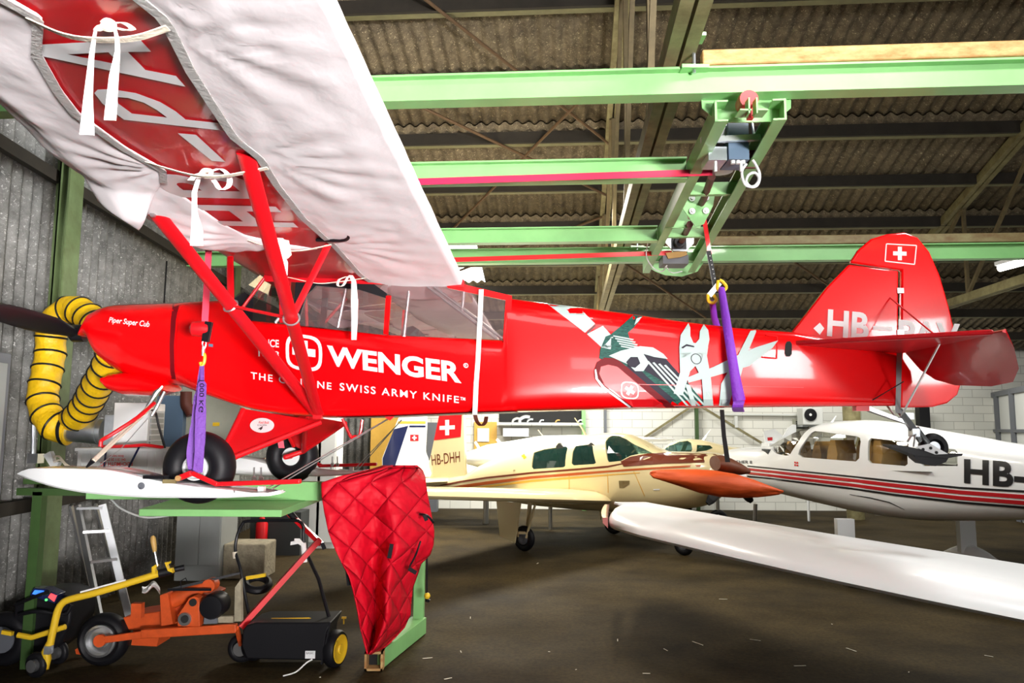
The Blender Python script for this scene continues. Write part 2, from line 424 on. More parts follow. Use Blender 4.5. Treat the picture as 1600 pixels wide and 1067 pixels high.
_r3 = _nt.nodes.new('ShaderNodeMapRange'); _r3.inputs[3].default_value = 0.55; _r3.inputs[4].default_value = 0.95; _nt.links.new(_n3.outputs[0], _r3.inputs[0]); _nt.links.new(_r3.outputs[0], _b.inputs['Roughness'])
M['floor'] = fm
struct(MB().bbox((-9, -8.5, -0.1), (16, 30, 0)).build('floor', M['floor'], None, 0))

# roof: sloping rows of corrugated sheets lapped over purlins
H0 = 7.5; SL = 0.29; PS = 1.22
def roofz(yb): return H + H0 - SL * yb
PY = [9.76 + PS * k for k in range(-5, 8)]
PITCHC = 0.177
rf = MB(); U = Vector((0, 0, 1))
xa, xb = -7.0, 15.0; NX = int((xb - xa) / PITCHC * 8)
SKY = [(-2.5, -1.75, 5)]
SKY0 = 14.0
def rowsheet(mb, x0, x1, y0, y1, z0, z1):
    nx = int((x1 - x0) / PITCHC * 8)
    def f(u, v):
        x = x0 + (x1 - x0) * u; y = y0 + (y1 - y0) * v
        sh = 0.014 * (((x - xa) / (PITCHC * 6)) % 1.0)
        return B(x, y, roofz(y) + (z0 + (z1 - z0) * v) + 0.026 * math.sin(2 * PI * (x - xa) / PITCHC) + sh)
    mb.grid(f, nx, 2)
rows = [1.5, 3.66, 6.1, 8.54, 10.98, 13.42, 15.86, 18.3, 19.4]
for i in range(len(rows) - 1):
    y0, y1 = rows[i] - 0.16, rows[i + 1] + 0.03
    hole = [q for q in SKY if q[2] == i]
    cuts = [xa] + [c for q in hole for c in (q[0], q[1])] + [xb]
    if i == 5: rowsheet(rf, SKY[0][0], SKY[0][1], y0, SKY0, 0.057, 0.075)
    for a in range(0, len(cuts), 2):
        rowsheet(rf, cuts[a], cuts[a + 1], y0, y1, 0.075 - 0.018, 0.075 + 0.018)
roof = struct(rf.build('ceiling', M['roof'], None, 60, solid=0.007))
for n, (a, b, i) in enumerate(SKY):
    w = MB(); rowsheet(w, a, b, (SKY0 if i == 5 else rows[i] - 0.16), rows[i + 1] + 0.03, 0.057, 0.093)
    struct(w.build('window_%d' % (n + 3), M['sky'], None, 60))
tn = 0
def trim(mb, m, sm=30, bev=0.0):
    global tn
    tn += 1
    return struct(mb.build('trim_%d' % tn, m, None, sm, bevel=bev))
# purlins: one beam a row, its face coloured dark as if in shadow
for y in PY:
    trim(MB().bar(B(xa, y, roofz(y) - 0.05), B(xb, y, roofz(y) - 0.05), 0.06, 0.17), M['purlin'])
    trim(MB().bar(B(xa, y + .07, roofz(y) - 0.135), B(xb, y + .07, roofz(y) - 0.135), 0.10, 0.012), M['flange'])
# trusses
def truss(X):
    hb = H + 2.12; mb = MB(); y1 = (H0 - 2.12) / SL
    mb.bar(B(X - 0.045, 1.0, hb), B(X - 0.045, y1, hb), 0.07, 0.13)
    mb.bar(B(X + 0.045, 1.0, hb - 0.02), B(X + 0.045, y1, hb - 0.02), 0.07, 0.09)
    for dx in (-0.05, 0.05):
        mb.bar(B(X + dx, 1.0, roofz(1.0) - 0.2), B(X + dx, y1, hb - 0.02), 0.075, 0.13)
    trim(mb, M['olive'])
    ys = [y for y in (3.2, 5.6, 8.0, 10.4, 12.8, 15.0, 17.0)]
    w = MB()
    for i, y in enumerate(ys):
        w.bar(B(X, y, hb), B(X, y, roofz(y) - 0.2), 0.05, 0.05)
        if i: 
            w.bar(B(X - 0.03, ys[i - 1], roofz(ys[i - 1]) - 0.2), B(X - 0.03, y, hb), 0.045, 0.05)
    trim(w, M['web'])
truss(0.62); truss(6.45); truss(12.3)
# wind-bracing rods under the roof
for a, b, c, d in ((-2.6, 7.2, 0.6, 11.0), (-2.3, 9.9, 0.62, 12.3), (0.62, 9.4, -3.0, 14.6), (-2.2, 14.8, 0.62, 12.9), (0.62, 14.0, 3.0, 17.0), (3.2, 13.5, 6.4, 16.8)):
    trim(MB().tube(B(a, b, roofz(b) - 0.16), B(c, d, roofz(d) - 0.16), 0.022, 6), M['rod'])
# left wall, running away from the camera
LWD = Vector((-0.067, 1, 0)).normalized(); LW0 = Vector((-4.62, 7.6, 0)) - LWD * 7.6; LWN = Vector((LWD.y, -LWD.x, 0))
def LW(t, z, off=0.0): return LW0 + LWD * t + LWN * off + U * z
def wallsheet(t0, t1, z0, z1, off):
    n = int((t1 - t0) / PITCHC * 8); mb = MB()
    def f(u, v):
        t = t0 + (t1 - t0) * u
        sh = 0.03 * ((t / PITCHC) % 1.0) if False else 0
        return LW(t, z0 + (z1 - z0) * v, off + 0.035 * math.sin(2 * PI * t / PITCHC) + 0.014 * math.sin(4 * PI * t / PITCHC + .6))
    return mb.grid(f, n, 1)
wl = wallsheet(1.0, 19.2, -0.02, 2.92, 0.0); wl2 = wallsheet(1.0, 19.2, 2.82, 8.5, -0.03)
wl.add(wl2.v, wl2.f)
struct(wl.build('wall_left', M['wallcor'], None, 60, solid=0.008))
for z in (1.25, 2.98, 4.42):
    trim(MB().bar(LW(1.0, z, 0.10), LW(19.0, z, 0.10), 0.07, 0.12), M['purlin'])
for t in (7.35, 12.9, 17.6):
    trim(MB().ibeam(LW(t, 0.0, 0.19), LW(t, 8.0 - 0.2 * t, 0.19), 0.2, 0.2).bar(LW(t, 0.0, 0.19), LW(t, 8.0 - 0.2 * t, 0.19), 0.19, 0.02, (1, 0, 0)).bar(LW(t, 0, 0.29), LW(t, 8.0 - 0.2 * t, 0.29), 0.24, 0.02, (1, 0, 0)), M['olive_g'])
# masonry wall at the far side, corrugated at its left end
bw = mat('white_block_masonry', (0.80, 0.80, 0.74), 0.8, bump=0.1)
nt = bw.node_tree; bb = nt.nodes['Principled BSDF']; tc = nt.nodes.new('ShaderNodeTexCoord'); br = nt.nodes.new('ShaderNodeTexBrick')
mp = nt.nodes.new('ShaderNodeMapping'); mp.inputs['Rotation'].default_value = (PI / 2, 0, 0); nt.links.new(tc.outputs['Object'], mp.inputs[0]); nt.links.new(mp.outputs[0], br.inputs[0])
br.inputs['Scale'].default_value = 1.0; br.inputs['Brick Width'].default_value = 0.5; br.inputs['Row Height'].default_value = 0.2; br.inputs['Mortar Size'].default_value = 0.009
br.inputs['Color1'].default_value = (0.80, 0.80, 0.74, 1); br.inputs['Color2'].default_value = (0.72, 0.73, 0.68, 1); br.inputs['Mortar'].default_value = (0.5, 0.5, 0.46, 1)
nt.links.new(br.outputs[0], bb.inputs['Base Color'])
M['masonry'] = bw
struct(MB().bbox((-3.3, 19.2, 0), (15, 19.4, 4.4)).build('wall_back', M['masonry'], None, 0))
n = 200
mb = MB().grid(lambda u, v: Vector((-6.2 + 2.95 * u, 18.9 + 0.03 * math.sin(2 * PI * 2.95 * u / PITCHC), 4.5 * v)), n, 1)
struct(mb.build('wall_back_corrugated', M['wallcor'], None, 60, solid=0.008))
# right: sliding door leaves of a far bay, set at an angle
ra = Vector((14.4, 25.0, 0)); rb = Vector((9.9, 14.0, 0)); rd = (rb - ra).normalized(); L = (rb - ra).length
p = 7
rn = Vector((-rd.y, rd.x, 0))
if rn.x > 0: rn = -rn
m = MB().prism([ra, rb, rb + U * 2.86, ra + U * 2.86], -rn * 0.08)
ra = Vector((14.4, 25.0, 0))
M['doorw'] = mat('white_door_panels', (0.66, 0.68, 0.66), 0.5)
struct(m.build('wall_right', M['doorw'], None, 0))
m = MB()
for i in range(p + 1):
    q = ra + rd * (L * i / p) + rn * 0.03; m.bar(q, q + U * 2.86, 0.16, 0.06)
for z in (0.1, 1.98, 2.86): m.bar(ra + U * z + rn * 0.03, rb + U * z + rn * 0.03, 0.06, 0.07 if z != 2.86 else 0.12)
trim(m, M['greyd'])
# rear wall behind the camera, with the daylit door windows that mirror in the paint
M['inner'] = mat('rear_wall_sheet', (0.12, 0.12, 0.11), 0.8)
struct(MB().bbox((-9, -8.3, 0), (16, -8.15, 9.5)).build('wall_front', M['inner'], None, 0))
struct(MB().bbox((7.5, -8.15, 3.1), (9.7, -8.1, 4.7)).build('window_1', M['win'], None, 0))
struct(MB().bbox((3.4, -8.15, 3.25), (4.2, -8.1, 3.75)).build('window_2', M['win'], None, 0))
struct(MB().bbox((15.2, -8.3, 0), (15.4, 14, 6)).build('wall_side', M['inner'], None, 0))
# white bracing post and cross braces on the masonry
def on_wall(px, py, Y=19.1): return W(px, py, Y)
trim(MB().bar(Vector((W(1088, 640, 19.05).x, 19.05, 0)), Vector((W(1088, 640, 19.05).x, 19.05, 4.2)), 0.10, 0.08), M['green_d'])
trim(MB().bar(on_wall(1082, 634), on_wall(1000, 688), 0.05, 0.05), M['olive'])
trim(MB().bar(on_wall(1094, 634), on_wall(1200, 698), 0.05, 0.05), M['olive'])
q = W(1331, 660, 17.5); trim(MB().lathe((q.x, q.y, 0), (0, 0, 1), [(0, 0.19), (4.3, 0.19)], 20), M['olive'])
# light band and pipe on the wall
for px in (955, 1218): pass
# ================================================================== AIRCRAFT BODY LOFT
def ray_plane(px, py, P0, N):
    d = ray(px, py); return CAMP + d * ((P0 - CAMP).dot(N) / d.dot(N))
class Loft:
    """fuselage lofted along a Plane: widths w(s), section exponent n(s), side outline traced top and bottom"""
    def __init__(s, pl, top, bot, wid, nex, kt=0.7, kb=0.9, base=None):
        s.pl = pl; s.wid = None
        s.wt = wid; s.ne = nex; s.top = []; s.bot = []
        for px, py in top:
            w = 0.3
            for _ in range(4): a, z = pl.sz(px, py, w * kt); w = interp(wid, a)
            s.top.append((a, z))
        for px, py in bot:
            w = 0.3
            for _ in range(4): a, z = pl.sz(px, py, w * kb); w = interp(wid, a)
            s.bot.append((a, z))
        s.top.sort(); s.bot.sort()
    def dims(s, a): return interp(s.bot, a), interp(s.top, a), interp(s.wt, a), interp(s.ne, a)
    def surf(s, a, z):
        zb, zt, w, n = s.dims(a); hz = max((zt - zb) / 2, 1e-3); v = min(abs((z - (zt + zb) / 2) / hz), 0.985)
        return w * (1 - v ** n) ** (1.0 / n)
    def section(s, a, N=32):
        zb, zt, w, n = s.dims(a); hz = (zt - zb) / 2; zc = (zt + zb) / 2; r = []
        for k in range(N):
            t = 2 * PI * (k + 0.5) / N; c, d = math.cos(t), math.sin(t)
            r.append(s.pl.pt(a, zc + hz * math.copysign(abs(d) ** (2 / n), d), w * math.copysign(abs(c) ** (2 / n), c)))
        return r
    def mesh(s, a0, a1, N=32, step=0.08, extra=()):
        k = max(2, int((a1 - a0) / step)); ss = sorted(set([a0 + (a1 - a0) * i / k for i in range(k + 1)] + [e for e in extra if a0 < e < a1]))
        return MB().rings([s.section(a, N) for a in ss])
    def px(s, off=0.003):
        def f(px, py):
            w = 0.3
            for _ in range(7): a, z = s.pl.sz(px, py, w); w = s.surf(a, z)
            return s.pl.pt(a, z, w + off)
        return f
def box_poly(pl, pts, w, t=0.02):
    q = [pl.sz(x, y, w) for x, y in pts]
    return MB().prism([pl.pt(a, z, w) for a, z in q], -pl.n * t)

# ================================================================== THE RED TAILDRAGGER
CP = Plane((0, 5.95), (1, -0.0375))
def cs(px, py, w=0.37): return CP.sz(px, py, w)
cub = thing('airplane', 'bright red high-wing taildragger on skis with white knife-maker lettering, hanging from slings', 'airplane', (0.0, 5.95, 1.9))
s_fw = cs(275, 530, .35)[0]; s_ws = cs(362, 470, .36)[0]; s_rw = cs(790, 500, .37)[0]; s_rp = cs(1404, 560, .04)[0]
wid = [(-3.42, 0.02), (-3.39, .13), (-3.33, .21), (-3.2, .27), (-2.95, .325), (-2.7, .35), (-2.4, .365), (-1.9, .37), (0.0, .37), (3.05, .05), (3.4, .03)]
nex = [(-3.4, 2.3), (-2.9, 2.6), (-2.6, 3.2), (-2.3, 6), (-2.0, 9), (-0.1, 9), (0.3, 7), (3.3, 5)]
topc = [(131, 516), (133, 505), (136, 493), (140, 485), (146, 479), (155, 474), (168, 471), (200, 469), (275, 468), (345, 468), (362, 469), (378, 484), (392, 500), (440, 505), (500, 512), (600, 522), (700, 527), (787, 531), (793, 465), (850, 472), (925, 481), (1000, 491), (1060, 500), (1150, 511), (1240, 518), (1300, 530), (1404, 555)]
botc = [(131, 524), (133, 538), (139, 556), (148, 566), (160, 575), (175, 583), (200, 590), (240, 597), (275, 604), (300, 613), (360, 632), (400, 642), (440, 648), (498, 652), (600, 650), (745, 644), (900, 640), (1050, 637), (1250, 635), (1404, 634)]
FL = Loft(CP, topc, botc, wid, nex, 0.72, 0.9)
FL.mesh(-3.42, s_fw + .01, 40, .035).build('cowling', M['red'], cub, 30)
s_j = [a for a, z in FL.top if a > -.15][0]
FL.mesh(s_fw + .012, s_rp, 40, .06, [s_j, s_j - .02] + [a for a, z in FL.top]).build('fuselage', M['red'], cub, 30)
fpx = FL.px()
# gap line at the firewall and cowl bands
decal([[(270, 476), (277, 472), (281, 472), (275, 500), (272, 540), (273, 580), (277, 602), (270, 601), (266, 580), (265, 540), (267, 500)]], FL.px(.002), 'cowl_gap', M['dark'] if False else M['decal_dred'], cub, (8, 8))
# chin cowl below the engine
chin = MB(); rr = []
for i, (px, cy, h) in enumerate([(176, 596, 8), (182, 598, 15), (200, 600, 18), (230, 601, 18), (250, 604, 15), (268, 606, 6)]):
    c = W(px, cy, 5.95); hh = h / 200.0
    rr.append([Vector((c.x, 5.95 + .19 * math.cos(t), c.z + hh * math.sin(t))) for t in [2 * PI * k / 16 for k in range(16)]])
chin.rings(rr).build('chin_cowl', M['red'], cub, 60)
for px, py in ((222, 583), (167, 580)):
    c = W(px, py, 5.66); pass
q = W(257, 612, 5.75); MB().path([q, q + Vector((-.03, -.03, -.1)), q + Vector((-.06, -.05, -.18))], .014, 8).build('exhaust_stub', M['steel'], cub)
# propeller
hub = CP.pt(-3.47, W(133, 520, 6.05).z, 0)
pr = MB()
for sg in (1, -1):
    rr = []
    for i in range(11):
        r = i / 10 * 0.93; ch = interp([(0, .05), (.15, .055), (.35, .085), (.75, .075), (.93, .065), (1, .045)], i / 10); th = interp([(0, .04), (.2, .03), (1, .006)], i / 10); tw = interp([(0, 1.2), (.2, .95), (1, .3)], i / 10)
        d = (CP.n * sg + Vector((0, 0, 0.045 * sg))).normalized(); c = hub + d * r; side = Vector((0, 0, 1)).cross(d).normalized(); up = d.cross(side)
        a = up * math.cos(tw) + side * math.sin(tw); b = side * math.cos(tw) - up * math.sin(tw)
        rr.append([c + a * (ch * math.cos(t)) + b * (th * math.sin(t)) for t in [2 * PI * k / 12 for k in range(12)]])
    pr.rings(rr)
pr.lathe(hub - CP.h * .05, CP.h, [(0, .05), (.02, .07), (.12, .07)], 20)
pr.build('propeller', M['blackg'], cub, 50)
# lettering
def ct(txt, quad, name='lettering', bold=.02, step=(30, 30), shear=0, spacing=1.0, m='decal_w'): return text(txt, quad, fpx, name, M[m], cub, bold, shear, spacing, step)
ct('WENGER', [(512, 571), (721, 599), (720, 566), (511, 539)], bold=.035)
ct('THE GENUINE', [(392, 592), (518, 609), (518, 598), (392, 581)], bold=.012, spacing=1.25)
ct('SWISS ARMY KNIFE', [(531, 610), (717, 630), (717, 619), (531, 598)], bold=.012, spacing=1.25)
ct('SINCE', [(404, 541), (436, 543), (436, 531), (404, 529)], bold=.02)
ct('1893', [(404, 557), (436, 559), (436, 549), (404, 547)], bold=.01)
ct('Piper Super Cub', [(170, 506), (234, 514), (234, 502), (170, 495)], bold=.012, shear=.35)
ct('TM', [(719, 625), (727, 626), (727, 621), (719, 620)], bold=.01)
def ringpoly(c, r0, r1, sx=1, n=28, sq=3.2, dy=0.12):
    out = []
    for k in range(n):
        P = []
        for t, r in ((2 * PI * k / n, r1), (2 * PI * (k + 1) / n, r1), (2 * PI * (k + 1) / n, r0), (2 * PI * k / n, r0)):
            cx, cy = math.cos(t), math.sin(t); x = r * sx * math.copysign(abs(cx) ** (2 / sq), cx); y = r * math.copysign(abs(cy) ** (2 / sq), cy)
            P.append((c[0] + x, c[1] + y + dy * x))
        out.append(P)
    return out
decal(ringpoly((475, 551), 23, 28, 1.02), fpx, 'emblem_ring', M['decal_w'], cub, (8, 8))
decal(ringpoly((728, 571), 2.8, 3.8, 1, 16, 2), fpx, 'registered_mark', M['decal_w'], cub)
text('R', [(726.6, 573), (729.6, 573.3), (729.6, 569.3), (726.6, 569)], fpx, 'registered_mark', M['decal_w'], cub)
def cross(c, r, dy=.12, k=.3, ang=0):
    P = [(-k, -1), (k, -1), (k, -k), (1, -k), (1, k), (k, k), (k, 1), (-k, 1), (-k, k), (-1, k), (-1, -k), (-k, -k)]
    ca, sa = math.cos(ang), math.sin(ang)
    P = [(x * ca - y * sa, x * sa + y * ca) for x, y in P]
    return [(c[0] + x * r, c[1] + y * r + dy * x * r) for x, y in P]
decal([cross((475, 550), 18, .12, .33)], fpx, 'emblem_cross', M['decal_w'], cub, (8, 8))
# printed pocket knife on the rear fuselage
def art(polys, m, off, name='printed_artwork'): decal(polys, FL.px(off), name, M[m], cub, (12, 12))
art([[(854, 474), (904, 480), (930, 506), (914, 520)], [(917, 522), (942, 509), (958, 527), (954, 546), (940, 543)]], 'decal_steel', 0.0067)
art([[(917, 520), (930, 507), (931, 508.5), (918, 522)]], 'decal_k', 0.0090)
art([[(990, 492), (1004, 494), (998, 503), (990, 512), (981, 520), (985, 532), (975, 545), (955, 522), (970, 510)]], 'decal_green', 0.0075)
art([[(994, 498), (1003, 495), (997, 503), (991, 508)]], 'decal_steel', 0.0105)
art([[(936, 560), (938, 545), (946, 526), (962, 520), (985, 532), (996, 545), (1040, 578), (1068, 590), (1105, 634), (1066, 637), (1040, 620), (990, 580)]], 'decal_green', 0.0067)
art([[(1000, 552), (1040, 560), (1062, 585), (1075, 600), (1060, 610), (1000, 575)]], 'decal_grey', 0.0090)
art([[(976, 574), (990, 566), (1010, 588), (1046, 618), (1066, 636), (1056, 637), (1020, 612)]], 'decal_grey', 0.0090)
for k in range(5):
    a = 958 + k * 3; art([[(a, 524 + k * 4), (a + 32, 530 + k * 4), (a + 31, 532 + k * 4), (a, 526 + k * 4)]], 'decal_steel', 0.0120)
for k in range(4):
    art([[(1010 + k * 9, 565 + k * 2), (1013 + k * 9, 564 + k * 2), (1076 + k * 9, 634), (1072 + k * 9, 634)]], 'decal_steel', 0.0120)
art([[(951, 556), (970, 548), (1000, 541), (1020, 543), (1036, 553), (1043, 561), (1022, 558), (1005, 553), (1014, 567), (1005, 580), (992, 580), (982, 570)]], 'decal_steel', 0.0135)
art([[(978, 566), (985, 558), (996, 558), (1000, 568), (992, 575), (983, 573)]], 'decal_grey', 0.0165)
# scales (handle)
art([[(929, 578), (933, 566), (944, 559), (962, 560), (975, 570), (1055, 637), (984, 637), (940, 605), (931, 592)]], 'decal_dred', 0.0120)
art([[(936, 584), (939, 573), (950, 570), (964, 573), (1040, 637), (990, 637), (945, 603)]], 'redsteel', 0.0150)
art([[(929, 578), (931, 577), (934, 592), (944, 604), (986, 636), (983, 637), (940, 606), (930, 592)]], 'decal_w', 0.0165)
decal(ringpoly((983.5, 610), 11.5, 13.5, 1.05, 24, 3.2, .1), FL.px(.020), 'printed_emblem', M['decal_w'], cub, (5, 5))
decal([cross((983.5, 610), 8, .1, .33, .5)], FL.px(.020), 'printed_emblem', M['decal_w'], cub, (5, 5))
# pliers
art([[(1075, 505), (1078, 512), (1078, 525), (1083, 536), (1084, 548), (1075, 556), (1066, 560), (1061, 543), (1063, 524)]], 'decal_steel', 0.0150)
art([[(1099, 507), (1106, 516), (1108, 530), (1104, 550), (1096, 562), (1084, 548), (1085, 538), (1092, 530), (1093, 518)]], 'decal_steel', 0.0150)
art([[(1061, 543), (1084, 536), (1106, 542), (1104, 556), (1110, 590), (1114, 634), (1099, 634), (1096, 592), (1086, 572), (1078, 580), (1066, 618), (1052, 615), (1062, 582)]], 'decal_steel', 0.0150)
decal(ringpoly((1087, 561), 7.2, 8.3, 1, 20, 2), FL.px(.019), 'printed_rivet', M['decal_grey'], cub)
art([[(1064, 543), (1072, 538), (1084, 541), (1084, 543), (1072, 541), (1066, 545)]], 'decal_grey', 0.0195)
# scissors
art([[(1215, 532), (1206, 544), (1170, 572), (1115, 588), (1075, 598), (1073, 590), (1115, 573), (1150, 556), (1180, 543)]], 'decal_steel', 0.0142)
art([[(1180, 516), (1172, 517), (1150, 560), (1135, 590), (1125, 634), (1138, 634), (1145, 610), (1156, 590), (1164, 560), (1181, 518)]], 'decal_steel', 0.0128)
art([[(1140, 575), (1126, 600), (1123, 634), (1131, 634), (1146, 600)]], 'decal_steel', 0.0135)
art([[(1070, 600), (1078, 602), (1087, 634), (1080, 634)]], 'decal_steel', 0.0180)
# seam and inspection frame
art([[(935, 599), (1255, 605), (1255, 606), (935, 600)]], 'redsteel', .012)
box = MB()
for a, b in (((1196, 524), (1214, 526)), ((1214, 526), (1213, 560)), ((1213, 560), (1190, 558))): box.tube(fpx(*a), fpx(*b), .006, 6)
box.build('hatch_frame', M['red'], cub)
decal([[(1227, 538), (1229, 534), (1234, 533), (1237, 537), (1237, 553), (1234, 557), (1228, 557), (1226, 552)]], FL.px(.004), 'grab_hole', M['dark'], cub)
decal([[(326, 537), (333, 537.6), (333, 542), (326, 541.5)]], fpx, 'blue_placard', M['bluegrey'], cub)
# fin and rudder
def vert(pts, t, name, m, w0=0.0, bev=.012):
    q = [CP.sz(x, y, w0) for x, y in pts]
    return MB().prism([CP.pt(a, z, t / 2) for a, z in q], -CP.n * t).build(name, M[m], cub, 30, bevel=bev)
fin_ = vert([(1236, 519), (1262, 486), (1290, 450), (1325, 414), (1402, 424), (1401, 570), (1236, 560)], .05, 'fin', 'red')
rud = vert([(1327, 411), (1340, 391), (1360, 374), (1385, 366.5), (1412, 364), (1432, 372), (1450, 394), (1466, 430), (1480, 478), (1490, 520), (1497, 560), (1500, 598), (1494, 617), (1478, 630), (1455, 636), (1405, 637), (1407, 423)], .05, 'rudder', 'red')
cen = lambda off: (lambda x, y: (lambda q: CP.pt(q[0], q[1], off))(CP.sz(x, y, off)))
vf = cen(.029)
text('HB', [(1292, 525), (1357, 531), (1359, 489), (1294, 483)], vf, 'registration_lettering', M['decal_w'], fin_, .03)
decal([[(1364, 509), (1394, 511.5), (1394, 517), (1364, 515)], [(1271, 513), (1281, 504), (1288, 513), (1281, 523)]], vf, 'registration_lettering', M['decal_w'], fin_)
text('PAV', [(1404, 542), (1500, 548), (1500, 506), (1404, 499)], vf, 'registration_lettering', M['decal_w'], rud, .03)
fr = [(1385, 381), (1432, 383.5), (1429, 413), (1383, 408)]
for a, b in zip(fr, fr[1:] + fr[:1]):
    dx, dy = b[0] - a[0], b[1] - a[1]; L = math.hypot(dx, dy); nx, ny = -dy / L * .8, dx / L * .8
    decal([[(a[0] - nx, a[1] - ny), (b[0] - nx, b[1] - ny), (b[0] + nx, b[1] + ny), (a[0] + nx, a[1] + ny)]], vf, 'flag_border', M['decal_w'], rud)
decal([cross((1406, 396), 10.5, .03, .3)], vf, 'flag_cross', M['decal_w'], rud)
for z in (455, 520):
    q = CP.sz(1404, z, 0); MB().box(CP.pt(q[0], q[1], .02), (.05, .03, .04)).build('hinge', M['steel'], rud)
# tailplane
zs, ze = 2.0 + .645, 2.0 + .585
for sg in (1, -1):
    out = [(2.02, .04), (2.12, .12), (2.35, .43), (2.60, .76), (2.78, 1.0), (2.88, 1.14), (2.96, 1.24), (2.96, .04)]
    def zz(s): return zs + (ze - zs) * (s - 2.02) / .94
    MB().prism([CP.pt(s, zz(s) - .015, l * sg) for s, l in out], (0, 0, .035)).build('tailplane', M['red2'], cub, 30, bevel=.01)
    ang = math.radians(46); e = MB(); sec = []
    for l, c in ((.10, .20), (.2, .31), (.4, .38), (.8, .42), (1.05, .40), (1.2, .30), (1.3, .14), (1.33, .02)):
        sec.append((l, c))
    rr = []
    for l, c in sec:
        a = CP.pt(2.965, ze, l * sg); b = CP.pt(2.965 + c * math.cos(ang) * .72, ze - c * math.sin(ang), l * sg); nrm = Vector((math.sin(ang), 0, math.cos(ang))) * .014
        rr.append([a - nrm, b, a + nrm, (a + CP.h * -.012)])
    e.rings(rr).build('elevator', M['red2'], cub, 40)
    MB().tube(CP.pt(2.9, ze - .01, .72 * sg), CP.pt(2.93, 2.09, .04 * sg), .008, 6).build('tail_brace_wire', M['steel'], cub)
    MB().tube(CP.pt(2.9, ze + .02, .72 * sg), CP.pt(2.9, 3.0, .03 * sg), .006, 6).build('tail_brace_wire', M['redsteel'], cub)
vf2 = CP.sz(1392, 560, .1)
MB().bar(CP.pt(2.93, 2.58, .07), CP.pt(2.90, 2.12, .06), .02, .035).build('tailplane_strut', M['steel'], cub)
# ---- tail ski and tailwheel, springs
tw = lambda px, py, w=0.0: (lambda q: CP.pt(q[0], q[1], w))(CP.sz(px, py, w))
MB().ribbon([tw(1345, 634), tw(1362, 641), tw(1390, 651), tw(1420, 661)], [.07, .075, .06, .05], CP.n, .03).build('leaf_spring', M['steel'], cub)
tl = MB().path([tw(1405, 640, .02), tw(1425, 668, .02), tw(1438, 690, .02)], [.024, .03, .016], 8).path([tw(1400, 640, -.03), tw(1415, 655, -.03), tw(1432, 672, -.03)], .014, 8)
tl.box(tw(1418, 650), (.07, .06, .05)).box(tw(1428, 676, .02), (.055, .07, .06)).path([tw(1432, 668), tw(1450, 692)], .018, 8)
tl.build('tailwheel_fork', M['galv'], cub)
wc = tw(1458, 699, -.09)
tt = MB().torus(wc, CP.n, .075, .035, 30, 10, 1.2).build('tailwheel_tire', M['black'], cub); MB().lathe(wc - CP.n * .02, CP.n, [(0, .05), (.04, .05)], 20).build('tailwheel_rim', M['galv'], tt)
sk = MB().prism([tw(1391, 694, .06), tw(1410, 696, .06), tw(1450, 704, .06), (tw(1480, 708, .06)), tw(1505, 709, .06), tw(1503, 712, .06), tw(1480, 716, .06), tw(1430, 712, .06), tw(1392, 697, .06)], -CP.n * .14)
sk.prism([tw(1425, 708, .04), tw(1482, 716, .04), tw(1478, 722, .04), tw(1462, 728, .04), tw(1440, 724, .04), tw(1430, 716, .04)], -CP.n * .1)
tsk = sk.build('tail_ski', M['blackg'], cub, 30)
MB().prism([tw(1428, 698, .07), tw(1452, 693, .07), tw(1480, 709, .07), tw(1460, 710, .07)], CP.n * .012).build('ski_side_plate', M['white'], tsk)
for x, y in ((1442, 702), (1454, 700), (1463, 707)): MB().lathe(tw(x, y, .082), CP.n, [(0, .011), (.006, .011)], 12).build('plate_bolt', M['black'], tsk)
MB().path([tw(1418, 690, .06), tw(1423, 682, .06), tw(1430, 678, .06), tw(1427, 698, .06)], .008, 6).build('tail_chain', M['steel'], cub)
MB().tube(tw(1350, 633, .03), tw(1412, 596, .25), .004, 6).build('rudder_cable', M['dark'], cub)
MB().box(tw(1345, 637, .02), (.10, .07, .05)).build('spring_bracket', M['redsteel'], cub)

# ---- wing
teP = W(720, 440, 5.56); s_te = (teP - CP.O).dot(CP.h); DIH = math.tan(math.radians(1.5)); CH = 1.62
z_te = teP.z - DIH * .38
LOWP = [(0, 0), (.15, .012), (.6, .03), (.8, .04), (.93, .06), (.985, .095), (1.0, .13)]
UPP = [(1.0, .13), (.985, .17), (.93, .21), (.8, .25), (.6, .26), (.3, .17), (.0, .012)]
def kl(l): return interp([(2.6, 1), (3.2, .92), (3.6, .89), (4.2, .87)], l)
def wing(c, l, dz=0.0, sg=1):
    """c metres forward of the trailing edge, l metres out from the centreline, on the underside"""
    return CP.pt(s_te - c, z_te + DIH * l + interp(LOWP, c / CH) + dz, l * sg)
def wsec(l, sg=1, sc=1.0, dc=0.0):
    r = []
    for f, z in LOWP + UPP[1:]:
        c = CH * (f * sc + (1 - sc) * .55) * kl(l) + dc
        r.append(CP.pt(s_te - c, z_te + DIH * l + .05 + (z - .05) * (sc ** .5), l * sg))
    return r
def wing_cl(px, py, dz=0.0):
    """pixel to (c,l) on the wing underside"""
    c, l = .8, 2.0
    for _ in range(8):
        z = z_te + DIH * l + interp(LOWP, c / CH) + dz
        P = Wz(px, py, z); c = s_te - (P - CP.O).dot(CP.h); l = (P - CP.O).dot(CP.n)
    return c, l
for sg in (1, -1):
    ls = [.0, .36, 1.2, 2.2, 3.2, 4.2, 4.7, 4.95, 5.12, 5.25, 5.33]; ss = [1, 1, 1, 1, 1, 1, .97, .88, .72, .5, .2]
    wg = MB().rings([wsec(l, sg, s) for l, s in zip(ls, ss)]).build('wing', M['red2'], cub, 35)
    if sg == 1: nearwing = wg
wmap = lambda x, y: (lambda q: wing(q[0], q[1], -.004))(wing_cl(x, y))
def C1(pts, ox=0, oy=0): return [(x / 4 + ox, y / 4 + oy) for x, y in pts]
